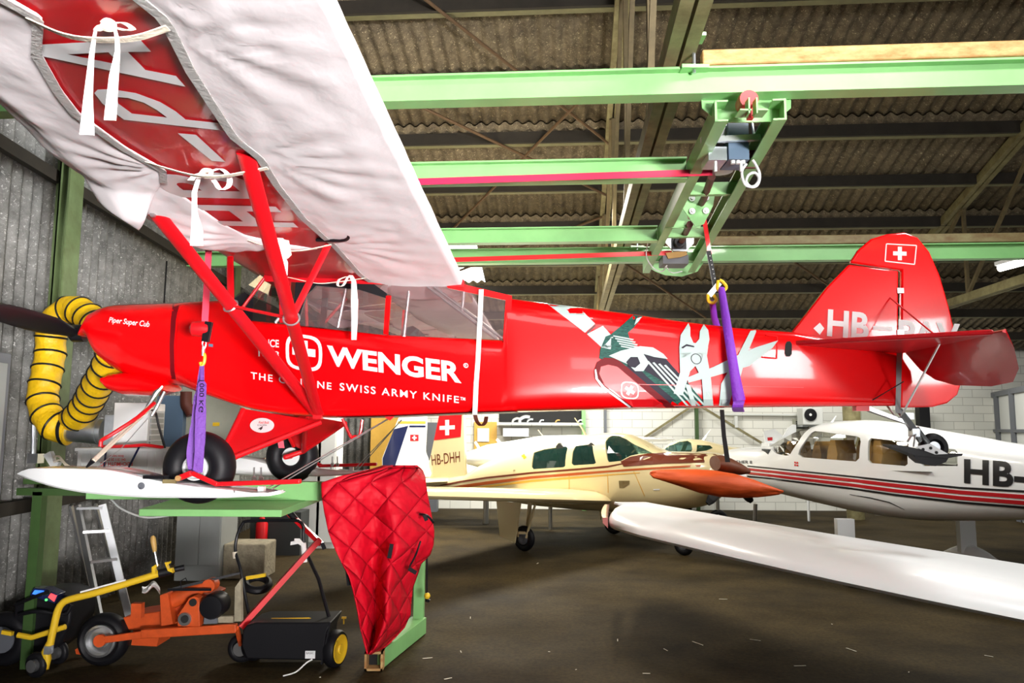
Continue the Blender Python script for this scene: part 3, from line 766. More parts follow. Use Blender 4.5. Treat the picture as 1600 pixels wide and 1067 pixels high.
decal([C1([(240, 272), (875, 238), (945, 315), (678, 319), (422, 332)]), C1([(800, 318), (910, 430), (755, 400), (678, 319)]), C1([(240, 272), (422, 332), (755, 399), (910, 430), (1100, 467), (1160, 535), (257, 342)])], wmap, 'registration_lettering', M['decal_w'], nearwing, (10, 10))
decal([C1([(590, 575), (610, 553), (700, 550), (850, 575), (900, 635), (800, 605), (730, 600), (740, 640), (825, 703), (775, 742), (640, 640)]), C1([(850, 575), (1000, 630), (1100, 690), (1160, 740), (1045, 728), (980, 680), (900, 635)]), C1([(825, 703), (1045, 728), (1160, 740), (1410, 768), (1423, 813), (775, 742)])], wmap, 'registration_lettering', M['decal_w'], nearwing, (10, 10))
decal([C1([(1110, 826), (1225, 836), (1410, 1007), (1325, 1000)])], wmap, 'registration_lettering', M['decal_w'], nearwing, (10, 10))
cP = [wing_cl(356, 203), wing_cl(178, 186), wing_cl(148, 143)]; cA = [wing_cl(290, 133), wing_cl(62, 78), wing_cl(237, 79)]
WC0 = wing_cl(330, 190)[0]; WC1 = wing_cl(155, 150)[0]; PL0 = wing_cl(178, 186)[1]
print('WINGCL', cP, cA, 'dash', wing_cl(350, 250), wing_cl(278, 206))
lmap = lambda u, v: wing(v, u, -.004)
dl = wing_cl(350, 250)[1]
c0 = wing_cl(352, 250)[0]; c1 = c0 + (cA[1][0] - cA[0][0]) * .0 + .47
text('B', [(dl - .52, c0), (dl - .14, c0), (dl - .14, c1), (dl - .52, c1)], lmap, 'registration_lettering', M['decal_w'], nearwing, .03)
text('H', [(dl - 1.02, c0), (dl - .64, c0), (dl - .64, c1), (dl - 1.02, c1)], lmap, 'registration_lettering', M['decal_w'], nearwing, .03)
# rib and fittings under the wing
MB().path(spline([wing(.5, 1.75, -.01), wing(.55, 1.6, -.03), wing(.75, 1.5, -.01)], 5), .012, 6).build('drain_hose', M['black'], nearwing)
# centre section / cabin roof
MB().rings([[CP.pt(a, z, l) for a, z in ((s_te - CH + .15, z_te + .02), (s_te + .02, z_te - .02), (s_te + .02, z_te + .03), (s_te - .8, z_te + .30), (s_te - CH + .1, z_te + .22))] for l in (-.37, .37)]).build('cabin_roof', M['red2'], cub, 30)
# windows, frame tubes
sp = lambda x, y, w=.36: (lambda q: CP.pt(q[0], q[1], w))(CP.sz(x, y, w))
zw = z_te
def side(pts, t, name, m, w=.366, par=None): return box_poly(CP, pts, w, t).build(name, M[m], par or cub, 30)
side([(457, 500), (464, 418), (520, 418), (562, 428), (604, 458), (604, 466), (560, 452), (494, 446), (478, 462), (466, 503)], .03, 'door_frame', 'blackg')
side([(603, 462), (611, 462), (606, 523), (599, 522)], .03, 'window_post', 'red')
side([(690, 436), (800, 462), (797, 532), (786, 531), (790, 469), (700, 450)], .03, 'window_frame', 'red')
side([(436, 455), (448, 420), (456, 420), (447, 505), (437, 504)], .02, 'window_post', 'red2')
for a, b, m_ in (((375, 486), (436, 404), 'redsteel'), ((545, 430), (528, 512), 'alu'), ((639, 455), (631, 526), 'alu'), ((668, 448), (775, 529), 'alu'), ((678, 448), (785, 529), 'alu'), ((725, 454), (722, 486), 'alu'), ((430, 504), (452, 478), 'alu')):
    MB().tube(sp(*a, .345), sp(*b, .345), .013, 8).build('frame_tube', M[m_], cub)
for a, b in (((476, 425), (480, 515)), ((560, 440), (556, 520)), ((385, 490), (452, 412)), ((500, 512), (560, 445))):
    MB().tube(sp(*a, -.345), sp(*b, -.345), .013, 8).build('frame_tube', M['redsteel'], cub)
pane = MB(); pane.prism([sp(458, 507), sp(468, 440), sp(606, 440), sp(604, 524)], CP.n * -.003); pane.build('door_window', M['film'], cub, 0)
MB().prism([sp(609, 524), sp(611, 440), sp(700, 440), sp(790, 466), sp(787, 531)], CP.n * -.003).build('rear_side_window', M['film'], cub, 0)
MB().prism([sp(385, 497), sp(440, 410), sp(456, 410), sp(450, 507)], CP.n * -.003).build('quarter_window', M['glass'], cub, 0)
wsh = [CP.pt(*CP.sz(363, 470, .3), .33), CP.pt(*CP.sz(363, 470, .3), -.33), sp(436, 404, -.33), sp(436, 404, .33)]
MB().prism(wsh, Vector((.003, 0, .003))).build('windshield', M['glass'], cub, 0)
# far side frame and panes (mirror of the near side at true places)
def far(pts): return [CP.pt(*CP.sz(x, y, .36), -.36) for x, y in pts]
MB().prism(far([(603, 462), (611, 462), (606, 523), (599, 522)]), CP.n * .03).build('window_post', M['red'], cub, 0)
MB().prism(far([(457, 500), (464, 418), (474, 418), (466, 503)]), CP.n * .03).build('window_post', M['blackg'], cub, 0)
MB().prism(far([(787, 531), (791, 466), (798, 464), (797, 532)]), CP.n * .03).build('window_frame', M['red'], cub, 0)
# instrument panel and seats
q = CP.sz(398, 486, 0); MB().rings([[CP.pt(q[0] + a, q[1] + z, l) for a, z in ((-.06, -.12), (.1, -.12), (.1, .06), (.03, .10), (-.1, .02))] for l in (-.3, .3)]).build('instrument_panel', M['black'], cub, 30)
for px in (520, 640):
    q = CP.sz(px, 518, 0); c = CP.pt(q[0], q[1] - .03, 0)
    MB().rings([[c + Vector((a, l, z)) for a, z in ((-.04, -.15), (.06, -.15), (.10, .02), (.05, .05), (-.02, .03))] for l in (-.2, -.1, .1, .2)]).build('seat_back', M['black'], cub, 50)
# belly: pale strip added to stand for light reflected off the underside
MB().grid(lambda u, v: CP.pt(-1.3 + 1.35 * u, interp(FL.bot, -1.3 + 1.35 * u) - .004, -.25 + .6 * v), 12, 1).build('belly_reflection', M['alu'], cub, 0)
# ---- lift struts
at = CP.pt(*CP.sz(497, 648, .40), .40)
fa = wing(1.505, 1.99, -.0); ra_ = wing(.665, 2.84, .0)
print('STRUT', fa, ra_)
def strut(a, b, w, name, m='redsteel', sub=None):
    d = (Vector(b) - Vector(a)).normalized(); ch = (CP.h - d * CP.h.dot(d)).normalized(); nn = d.cross(ch)
    rr = [[p + ch * (w * math.cos(t)) + nn * (w * .38 * math.sin(t)) for t in [2 * PI * k / 12 for k in range(12)]] for p in (Vector(a), Vector(b))]
    return MB().rings(rr).build(name, M[m], sub or cub, 60)
fs = strut(at, fa, .05, 'lift_strut'); rs = strut(at, ra_, .04, 'lift_strut')
fm_, rm_ = at.lerp(fa, .60), at.lerp(ra_, .50)
strut(fm_, wing(1.5, .95, -.01), .022, 'jury_strut'); strut(rm_, wing(.70, 1.42, -.01), .022, 'jury_strut')
MB().tube(fm_, rm_, .010, 8).build('jury_strut', M['redsteel'], cub)
for p_, st in ((fm_, fs), (rm_, rs)):
    MB().torus(p_, (at - p_), .045, .006, 18, 6).build('strut_clamp', M['alu'], st)
for q in (at,): MB().box(q, (.06, .05, .06)).build('strut_fitting', M['redsteel'], cub)
MB().lathe(fa.lerp(at, .02) + Vector((0, -.03, -.02)), (0, -1, 0), [(0, .014), (.02, .014)], 10).build('strut_bolt', M['steel'], fs)

# ---- landing gear
NW = W(312, 730, 5.08); off = NW - CP.O; ns, nl = off.dot(CP.h), off.dot(CP.n); wz = NW.z
for sg in (1, -1):
    def G(s, z, l): return CP.pt(s, z, l * sg)
    def gp(px, py, l): a, z = CP.sz(px, py, l); return a, z
    hinge_f = gp(379, 640, .37); hinge_r = gp(500, 660, .37); low = gp(362, 716, .80); low2 = gp(347, 690, .80)
    pts = [G(*hinge_f, .36), G(*hinge_r, .36), G(*low, .80), G(*low2, .80)]
    nq = (pts[1] - pts[0]).cross(pts[2] - pts[0]).normalized(); pts[3] = pts[3] - nq * (pts[3] - pts[0]).dot(nq)
    lg = MB().prism(pts, Vector((0, .02 * sg, .008))).build('landing_gear_leg', M['redsteel'], cub, 30, bevel=.006)
    for a, b in ((pts[0], pts[3]), (pts[1], pts[2])): MB().tube(a, b, .019, 10).build('gear_tube', M['redsteel'], lg)
    axle = G(ns, wz, nl)
    MB().tube(pts[2], G(ns, wz, .76), .022, 10).tube(G(ns, wz, .76), G(ns, wz, nl + .1), .022, 10).build('axle', M['redsteel'], lg)
    cab = gp(432, 655, 0.0)
    MB().tube(G(hinge_f[0] + .35, cab[1] + .02, .03), G(*low, .78), .022, 8).build('shock_strut', M['redsteel'], lg)
    tire = MB().torus(axle, CP.n, .150, .085, 44, 14, 1.15).build('main_tire', M['black'], cub)
    rim = MB().lathe(axle - CP.n * sg * .0, CP.n * sg, [(-.05, .08), (.075, .082), (.08, .072), (.05, .064), (.055, .052), (.07, .048), (.06, .03), (.085, .028), (.085, .004)], 28).build('main_wheel_rim', M['plastic_w'], tire)
    # ski
    ot = [(12, 741), (24, 735), (42, 731), (70, 730), (130, 731), (165, 732), (200, 738), (230, 746), (265, 753), (310, 759), (350, 763), (400, 767), (428, 771)]
    ob = [(12, 742), (24, 746), (50, 753), (90, 763), (130, 770), (180, 775), (230, 777.5), (300, 778), (350, 778), (400, 776), (428, 773)]
    lsk = nl + .10
    T = sorted([CP.sz(x, y, lsk + .12) for x, y in ot]); Bt = sorted([CP.sz(x, y, lsk + .12) for x, y in ob])
    a0, a1 = T[0][0], T[-1][0]; rr = []
    for i in range(33):
        s = a0 + (a1 - a0) * i / 32; hw = .13 * interp([(0, .25), (.05, .6), (.14, .9), (.25, 1), (.85, 1), (1, .75)], i / 32)
        zt, zb = interp(T, s), interp(Bt, s); zt = max(zt, zb + .004); ch = min(.012, (zt - zb) / 2.5)
        rr.append([G(s, zb, lsk + hw - ch), G(s, zb + ch, lsk + hw), G(s, zt - ch * .5, lsk + hw), G(s, zt, lsk + hw - ch * 2), G(s, zt, lsk - hw + ch * 2), G(s, zt - ch, lsk - hw), G(s, zb + ch, lsk - hw), G(s, zb, lsk - hw + ch)])
    ski = MB().rings(rr).build('ski', M['white'], cub, 35)
    def K(px, py, l): a, z = CP.sz(px, py, l); return G(a, z, l)
    ls = lsk + .10
    MB().ribbon([K(372, 768, ls + .04), K(400, 771, ls + .04), K(425, 771, ls + .04), K(441, 768, ls + .04)], [.10, .14, .13, .05], CP.n, .02).build('tail_plate', M['white'], ski)
    MB().lathe(K(221, 759, lsk + .131), CP.n * sg, [(-.01, .02), (.003, .022), (.006, .014), (.0, .012)], 20).build('ski_bolt', M['greyd'], ski)
    MB().tube(K(186, 741, ls), K(212, 740.5, ls), .012, 8).tube(K(214, 740.5, ls), K(236, 742, ls), .009, 8).tube(K(172, 741, ls), K(188, 741.5, ls), .007, 8).build('rigging_lever', M['steel'], ski)
    MB().box(K(244, 745, ls), (.13, .08, .02)).build('pedestal', M['blackg'], ski)
    MB().box(K(265, 752, ls + .035), (.08, .02, .025)).build('bracket', M['rust2'], ski)
    MB().bar(K(277, 748, ls + .01), K(300, 739, ls + .01), .035, .035).bar(K(300, 739, ls + .01), K(340, 757, ls + .01), .022, .03).bar(K(340, 756, ls - .02), K(470, 752, ls - .02), .05, .028).build('axle_arm', M['redsteel'], ski, 30, bevel=.006)
    MB().lathe(K(279, 747, ls + .03), CP.n * sg, [(0, .018), (.012, .018)], 14).build('pivot_bolt', M['rust'], ski)
    MB().box(K(409, 766, ls), (.035, .05, .05)).build('bracket', M['plastic_w'], ski)
    for px in (397, 408): MB().tube(K(px, 730, lsk - .1), K(px, 748, lsk - .1), .006, 6).torus(K(px, 748, lsk - .1), CP.n, .012, .005, 14, 6).build('eye_bolt', M['steel'], ski)
    nose = K(138, 731, lsk); fus = CP.pt(*CP.sz(262, 604, .2), .28 * sg)
    if sg == 1:
        MB().path([K(135, 730, ls), K(146, 719, ls)], [.006, .018], 8).build('cable_fork', M['blackg'], cub)
        MB().path([K(145, 720, ls), fus + Vector((-.10, 0, -.16))], .013, 8).path([K(147, 721, ls), fus + Vector((-.06, 0, -.15))], .009, 8).build('bungee_cord', M['tape'], cub)
        MB().path([fus + Vector((-.11, 0, -.17)), fus + Vector((-.04, 0, -.05)), fus], [.016, .022, .008], 8).build('bungee_shackle', M['steel'], cub)
        MB().path(spline([W(157, 698, 5.1), W(159, 688, 5.1), W(172, 680, 5.1), W(215, 652, 5.2), W(241, 630, 5.4)], 5), .013, 8).build('bungee_cord', M['redsteel'], cub)
        MB().path([W(150, 731, 5.0), W(190, 700, 5.1), W(232, 652, 5.2)], .003, 6).build('check_cable', M['steel'], cub)
    MB().tube(K(418, 762, ls), CP.pt(*CP.sz(605, 655, .3), .30 * sg), .004, 6).tube(K(425, 764, ls), CP.pt(*CP.sz(606, 655, .28), .28 * sg), .004, 6).build('check_cable', M['steel'], cub)
MB().path(spline([sp(535, 654, .2), sp(548, 682, .2), sp(553, 682, .2), sp(562, 680, .2), sp(566, 656, .2)], 4), .012, 8).build('step', M['redsteel'], cub)
MB().prism([sp(600, 651, .3), sp(617, 650, .3), sp(609, 657, .3)], CP.n * -.02).build('cable_lug', M['redsteel'], cub)
# round race sticker on the gear fairing
gl = None
_P = [CP.pt(*CP.sz(379, 640, .37), .36), CP.pt(*CP.sz(500, 660, .37), .36), CP.pt(*CP.sz(362, 716, .80), .80)]
_N = (_P[1] - _P[0]).cross(_P[2] - _P[0]).normalized()
if _N.dot(CAMP - _P[0]) < 0: _N = -_N
gmap = lambda o: (lambda x, y: ray_plane(x, y, _P[0] + _N * (.012 + o), _N))
st = decal([[(409.5 + 19 * math.cos(t), 664.5 + 11.5 * math.sin(t)) for t in [2 * PI * k / 28 for k in range(28)]]], gmap(0), 'race_sticker', M['decal_w'], cub)
text('4', [(403, 672), (410, 671.5), (411, 666), (404, 666.5)], gmap(.002), 'sticker_number', M['decal_k'], st, .03, .2)
text('Red Bull', [(404, 661.5), (420, 662), (420, 658.3), (405, 657.8)], gmap(.002), 'sticker_text', M['redsteel'], st, .01)
text('SCALARIA', [(402, 665.3), (417, 665.3), (417, 663), (402, 663)], gmap(.002), 'sticker_text', M['decal_grey'], st, .0)
# ================================================================== WING COVERS
from mathutils import noise as NZ
def wz(c, l, z, sg=1): return CP.pt(s_te - c, z_te + DIH * l + z, l * sg)
TIES = [(.62, 2.84), (.51, 3.9), (.70, 1.45), (1.12, 2.66), (1.16, 1.5)]
def wrinkle(c, l, k=1.0):
    d = .010 * NZ.noise(Vector((c * 4, l * 3, 1.3))) + .006 * NZ.noise(Vector((c * 11, l * 9, 5)))
    for tc_, tl_ in TIES:
        r = math.hypot(c - tc_, l - tl_); a = math.atan2(l - tl_, c - tc_)
        d += .014 * math.sin(a * 13 + tc_ * 9) * math.exp(-r / .45) * min(1, r / .08)
    return d * k * .72
AH = [(-.2, .63), (.6, .71), (1.45, .68), (1.55, .69), (1.99, .70), (2.5, .66), (2.84, .615), (3.06, .64), (3.35, .60), (3.6, .565), (3.9, .50), (4.3, .58), (4.9, .62)]
FH = [(1.25, .80), (1.37, 1.0), (1.54, 1.15), (1.77, 1.19), (2.19, 1.19), (2.46, 1.19), (2.66, 1.10), (2.92, 1.14), (3.25, 1.14), (3.43, 1.09), (3.7, .99), (3.9, .85), (4.3, 1.0), (4.9, 1.05)]
SAG = [(1.2, .03), (1.5, .12), (1.9, .15), (2.15, .13), (2.35, .02), (2.9, .0), (5, 0)]
SAG2 = [(1.2, .04), (1.5, .09), (1.9, .05), (2.6, .0)]
def cover(sg):
    if sg == 1:
        t = thing('wing_cover', 'white cotton cover tied around the red wing overhead, cream tapes knotted beneath', 'aircraft cover', tuple(wing(.3, 2.5)))
    else:
        t = thing('wing_cover', 'white cotton cover on the red wing behind the cabin, seen through its windows', 'aircraft cover', tuple(wing(.3, 2.5, 0, -1)))
    l0, l1 = (.0, 4.9)
    def aft(u, v):
        l = l0 + (l1 - l0) * u; h = interp(AH, l)
        if l < .45: pass
        # v: hem (0) -> trailing edge (.62) -> over the top (1)
        if v < .62:
            f = v / .62; c = h * (1 - f) - .022 * f
            low = interp(LOWP, max(c, 0) / CH); sg_ = math.sin(PI * min(f, 1)) * .035
            endsag = .05 * math.exp(-max(l, 0) / .25) * math.sin(PI * (.15 + .85 * f)) 
            z = low - .012 - sg_ * .5 - endsag + wrinkle(c, l) * math.sin(PI * f * .92 + .15) 
        else:
            f = (v - .62) / .38; c = -.022 + f * .77; z = .004 + interp(list(reversed(UPP)), max(c, 0) / CH) + .02 + wrinkle(c, l, .6)
        c2 = c
        if l < .6: c2 = c * (1 - .0)
        return wz(c2, l, z, sg)
    a = MB().grid(aft, 110, 40).build('aft_panel', M['cloth'], t, 80, solid=.003)
    def mkfront(la, SG, dzz):
        def front(u, v):
            b_ = la(v); l = b_ + (l1 - b_) * u if SG is SAG else b_ + (2.62 - b_) * u; h = interp(FH, l) + (0 if SG is SAG else .02); s = interp(SG, l)
            if v < .5:
                f = v / .5; c = h + (CH * kl(l) - .04 - h) * f; z = interp(LOWP, c / CH / kl(l)) - .012 - s * f ** .8 + wrinkle(c, l) * math.sin(PI * f * .9 + .1)
            elif v < .7:
                f = (v - .5) / .2; c = CH * kl(l) - .04 + .10 * math.sin(PI * f) ; z = .085 - s * (1 - f) + .135 * f + wrinkle(c, l, .6)
                if s: c += .10 * (s / .15) * math.sin(PI * f) * .5
            else:
                f = (v - .7) / .3; c = CH * kl(l) - .04 - f * .6; z = .22 + .06 * f + wrinkle(c, l, .5)
            return wz(c, l, z + dzz, sg)
        return front
    inner = MB().grid(mkfront(lambda v: 1.25, SAG2, .012), 50, 44).build('inner_front_panel', M['cloth'], t, 80, solid=.003)
    front = mkfront(lambda v: 2.5 - .52 * min(1, v / .5), SAG, 0)
    f = MB().grid(front, 100, 44).build('front_panel', M['cloth'], t, 80, solid=.003)
    def hem(tab, dl, name, par, la, lb):
        MB().ribbon([wz(interp(tab, la + (lb - la) * k / 90) + dl * .012, la + (lb - la) * k / 90, interp(LOWP, interp(tab, la + (lb - la) * k / 90) / CH) - .02) for k in range(91)], .035, CP.h, .004).build(name, M['tape_w'], par, 40)
    hem(AH, -1, 'hem', a, .0, l1); hem(FH, 1, 'hem', f, 2.5, l1)
    # tapes across the gap and their knots
    for (l_, ca, cb, name) in ((3.88, .52, .86, 'tie_tape'), (2.75, .63, 1.10, 'tie_tape'), (1.47, .70, 1.14, 'tie_tape'), (.55, .70, 1.3, 'tie_tape')):
        m_ = (ca + cb) / 2; pts = [wz(ca - .03, l_, -.03 + interp(LOWP, ca / CH), sg), wz(m_ - .1, l_ - .01, -.035, sg), wz(m_, l_, -.045, sg), wz(m_ + .1, l_, -.03, sg), wz(cb + .03, l_ + .02, -.02 + interp(LOWP, cb / CH), sg)]
        MB().ribbon(spline(pts, 6), .028 if l_ > 2 else .02, CP.n, .004).build(name, M['tape'], t, 40)
    return t, a, f
cov, aftp, frontp = cover(1)
# knots and hanging tails on the near wing (flat tapes hanging plumb)
def tape(pts, w, name='tape_tail', m='tape_w', wd=(1, 0.1, 0), par=None):
    return MB().ribbon(spline(pts, 6), w, wd, .004).build(name, M[m], par or cov, 40)
c, l = wing_cl(173, 42, -.03); k0 = wing(c, l, -.03); Y0 = k0.y
def at0(px, py, dy=0.0, Y=None): return W(px, py, (Y or Y0) + dy)
MB().path(spline([at0(160, 38), at0(168, 33), at0(177, 38), at0(175, 44), at0(166, 44), at0(161, 38)], 4), .010, 8).build('knot', M['tape'], cov)
tape([at0(176, 36), at0(193, 36), at0(207, 45), at0(197, 47), at0(178, 43)], .02, 'bow_loop', 'tape')
tape([at0(168, 42), at0(152, 48), at0(158, 40), at0(172, 38)], .02, 'bow_loop', 'tape')
MB().ribbon([at0(150, 44), at0(147, 60), at0(143, 90), at0(138, 150), at0(136, 211)], [.008, .010, .014, .024, .040], (1, .1, 0), .004).build('tape_tail', M['tape_w'], cov, 40)
MB().ribbon([at0(179, 42), at0(183, 60), at0(184, 80), at0(178, 120), at0(172, 188)], [.008, .012, .014, .026, .033], (1, .1, 0), .004).build('tape_tail', M['tape_w'], cov, 40)
c, l = wing_cl(330, 272, -.03); Y1 = wing(c, l, -.03).y
b1 = lambda px, py, dy=0: W(px, py, Y1 + dy)
MB().path(spline([b1(314, 272), b1(320, 266), b1(330, 268), b1(326, 275), b1(315, 274)], 4), .011, 8).build('knot', M['tape'], cov)
tape([b1(328, 268), b1(345, 264), b1(358, 276), b1(357, 291), b1(345, 296), b1(337, 286), b1(330, 275)], .024, 'bow_loop')
tape([b1(318, 270), b1(305, 274), b1(298, 282)], .028, 'tape_tail')
MB().ribbon([b1(312, 274), b1(304, 300), b1(304, 330), b1(308, 360), b1(307, 384)], [.018, .022, .024, .05, .055], (1, .1, 0), .004).build('tape_tail', M['tape_w'], cov, 40)
c, l = wing_cl(438, 375, -.03); Y2 = wing(c, l, -.03).y
b2 = lambda px, py, dy=0: W(px, py, Y2 + dy)
MB().ribbon([b2(436, 372), b2(434, 395), b2(442, 410), b2(445, 430)], [.05, .07, .06, .03], (1, .1, 0), .006).build('tape_tail', M['tape_w'], cov, 40)
MB().ribbon([b2(432, 372), b2(446, 376), b2(449, 398), b2(444, 404)], [.03, .04, .05, .04], (1, .1, 0), .006).build('tape_tail', M['tape'], cov, 40)
b3 = lambda px, py: W(px, py, 5.45)
tape([b3(541, 432), b3(530, 437), b3(528, 446), b3(536, 446), b3(543, 434), b3(549, 430)], .018, 'bow_loop', 'tape')
MB().ribbon([b3(548, 430), b3(553, 440), b3(554, 470), b3(554, 500), b3(553, 531)], [.03, .035, .05, .045, .036], (1, .1, 0), .004).build('tape_tail', M['tape_w'], cov, 40)
cov2, _, _ = cover(-1)
# white web strap wrapped round the fuselage
sg_ = thing('webbing_strap', 'narrow white webbing strap looped around the red fuselage behind the cabin windows', 'strap', tuple(sp(745, 660, 0)))
def sx(px, py, o=.008): return FL.px(o)(px, py)
tp = CP.sz(751, 452, .37); lowz = CP.sz(745, 645, .37)
pt = [sp(752, 452, .40), sp(750, 500, .385), sp(747, 560, .382), sp(744, 600, .382), sp(742, 648, .385)]
MB().ribbon(pt, [.035] * 5, CP.h, .004).build('web', M['tape_w'], sg_, 40)
MB().ribbon(spline([sp(742, 647, .385), sp(745, 658, .36), sp(752, 665, .30), sp(758, 660, .24), sp(760, 651, .2)], 4), .03, CP.h, .004).build('loose_loop', M['brownweb'], sg_, 40)

# ================================================================== OVERHEAD CRANE
def bc(px, py, z): P = Wz(px, py, z); return P.dot(LB), P.dot(DB)
zb1 = H + 1.82
yb1 = bc(1100, 152, zb1)[1]
ZR = 3.66
yb4 = bc(1150, 409, zb1)[1]
print('YB', yb1, yb4, bc(1120, 190, ZR), bc(1018, 405, ZR), bc(1228, 185, ZR), bc(1108, 420, ZR))
def beamthing(name, label, y, z, x0, x1, w, h, m='green', cat='crane beam'):
    t = MB().ibeam(B(x0, y, z + h / 2), B(x1, y, z + h / 2), w, h).build(name, M[m], None, 30)
    return tag(t, label, cat)
beamthing('crane_runway_beam', 'long light green crane runway beam nearest the camera, crossing the top of the picture', yb1, zb1, -4.55, 9.5, .11, .155)
beamthing('crane_runway_beam', 'light green crane runway beam farthest back, passing behind the tail fin', yb4, zb1, -4.4, 14.0, .11, .17)
tag(MB().bar(B(bc(1098, 92, zb1 + .2)[0], yb1, zb1 + .215), B(9.5, yb1, zb1 + .215), .08, .09).build('rusty_rail', M['rust'], None, 30, bevel=.01), 'rust-streaked square rail lying on the nearest green runway beam', 'steel rail')
tag(MB().bar(B(bc(1108, 378, zb1 + .2)[0], yb4 - .02, zb1 + .225), B(14, yb4 - .02, zb1 + .225), .09, .10).build('rusty_rail', M['rust2'], None, 30, bevel=.01), 'rusty olive square rail on the farthest green runway beam', 'steel rail')
# beam clamps
def clamp(px, py, z, lab, m='green'):
    x, y = bc(px, py, z); t = thing('beam_clamp', lab, 'clamp', tuple(B(x, y, z)))
    MB().box(B(x, y, z + .17), (.13, .1, .02)).build('top_plate', M[m], t); MB().box(B(x, y, z - .02), (.15, .12, .02)).build('bottom_plate', M[m], t)
    MB().tube(B(x, y - .03, z - .05), B(x, y - .03, z + .22), .010, 8).build('bolt', M['galv'], t)
clamp(1083, 105, zb1 + .17, 'small green two-plate clamp with a bolt at the left end of the upper rusty rail')
clamp(995, 384, zb1 + .18, 'small bolted clamp on the farthest green beam, left of the hoist carriage')
# hoist carriage (bridge)
xl0, yl0 = bc(1112, 190, ZR); xl1, yl1 = bc(1018, 408, ZR); xr0, yr0 = bc(1226, 188, ZR); xr1, yr1 = bc(1106, 425, ZR)
xL = (xl0 + xl1) / 2; xR = 1.17; xRf = 1.34; yN = yb1 - .05; yF = 8.25
t = thing('hoist_carriage', 'green steel hoist carriage with electric boxes, pulleys and drive shaft under the roof', 'crane hoist', tuple(B(xL, yN, ZR)))
hoist = t
zc = ZR + .06
for x, xf, s in ((xL, xL, 1), (xR, xRf, -1)):
    MB().bar(B(x, yN, zc), B(xf, yF, zc), .012, .12).bar(B(x + .03 * s, yN, zc - .055), B(xf + .03 * s, yF, zc - .055), .07, .010).bar(B(x + .03 * s, yN, zc + .055), B(xf + .03 * s, yF, zc + .055), .07, .010).build('side_rail', M['green'], t, 30)
q = [W(x, y, yN + .02) for x, y in ((1096, 156), (1097, 169), (1123, 191), (1210, 190), (1236, 169), (1236, 151))]
MB().prism(q, (0, .012, 0)).build('end_plate', M['green'], t, 30)
q = [W(x, y, 8.35) for x, y in ((1006, 412), (1024, 424), (1040, 430), (1066, 432), (1090, 424), (1103, 405))]
MB().prism(q, (0, .012, 0)).build('end_plate', M['green'], t, 30)
for y in (5.5, 6.75, 7.75):
    MB().bar(B(xL, y, zc), B(xR + (xRf - xR) * (y - yN) / (yF - yN), y, zc), .05, .09).build('cross_member', M['green'], t, 30)
# trolley wheel bracket
MB().lathe(W(1168, 158, 3.97) , (0, 1, 0), [(-.03, .05), (.0, .055), (.06, .05)], 18).box(W(1172, 172, 3.97), (.03, .04, .10)).build('trolley_wheel', M['redsteel'], t)
for a, s in ((1168, -1), (1180, 1)):
    MB().box(W(a, 168, 3.90), (.008, .06, .085)).box(W(a + 7 * s, 177, 3.92), (.06, .10, .008)).build('angle_bracket', M['green'], t)
MB().bbox(W(1107, 193, 4.55), W(1136, 222, 4.55) + Vector((0, .18, 0))).bbox(W(1107, 229, 4.5), W(1136, 250, 4.5) + Vector((0, .18, 0))).build('terminal_box', M['galv'], t)
MB().bbox(W(1137.5, 192, 4.5), W(1171, 249, 4.5) + Vector((0, .2, 0))).build('control_box', M['bluegrey'], t)
MB().bar(W(1095, 219, 4.46), W(1188, 215, 4.46), .03, .035).build('mounting_rail', M['alu'], t)
MB().path([W(1108, 190, 4.5), W(1108, 212, 4.5), W(1098, 213, 4.5)], .008, 6).path([W(1175, 190, 4.5), W(1178, 210, 4.5), W(1187, 212, 4.5)], .008, 6).build('hanger_bracket', M['galv'], t)
MB().bbox(W(1100, 225, 4.75), W(1182, 262, 4.75) + Vector((0, .02, 0))).build('back_plate', M['brownweb'], t)
decal([[(1117, 200), (1123, 196), (1127, 199), (1124, 203), (1117, 204)]], lambda x, y: W(x, y, 4.545), 'warning_sticker', M['yellow'], t)
for i in range(3): MB().lathe(W(1145 + i * 8, 251, 4.5), (0, 0, 1), [(-.02, .014), (.0, .014)], 12).build('cable_gland', M['plastic_w'], t)
MB().tube(W(1118, 252, 4.5), W(1118, 268, 4.5), .01, 8).tube(W(1158, 252, 4.5), W(1158, 268, 4.5), .01, 8).build('supply_cable', M['plastic_w'], t)
MB().path(spline([W(1176, 250, 4.6), W(1180, 256, 4.6), W(1187, 272, 4.6), W(1184, 288, 4.6), W(1174, 292, 4.6), W(1166, 284, 4.6), W(1170, 273, 4.6), W(1180, 270, 4.6), W(1186, 280, 4.6), W(1178, 291, 4.6), W(1164, 288, 4.6), W(1159, 268, 4.6), W(1166, 256, 4.6)], 5), .009, 8).build('coiled_cable', M['plastic_w'], t)
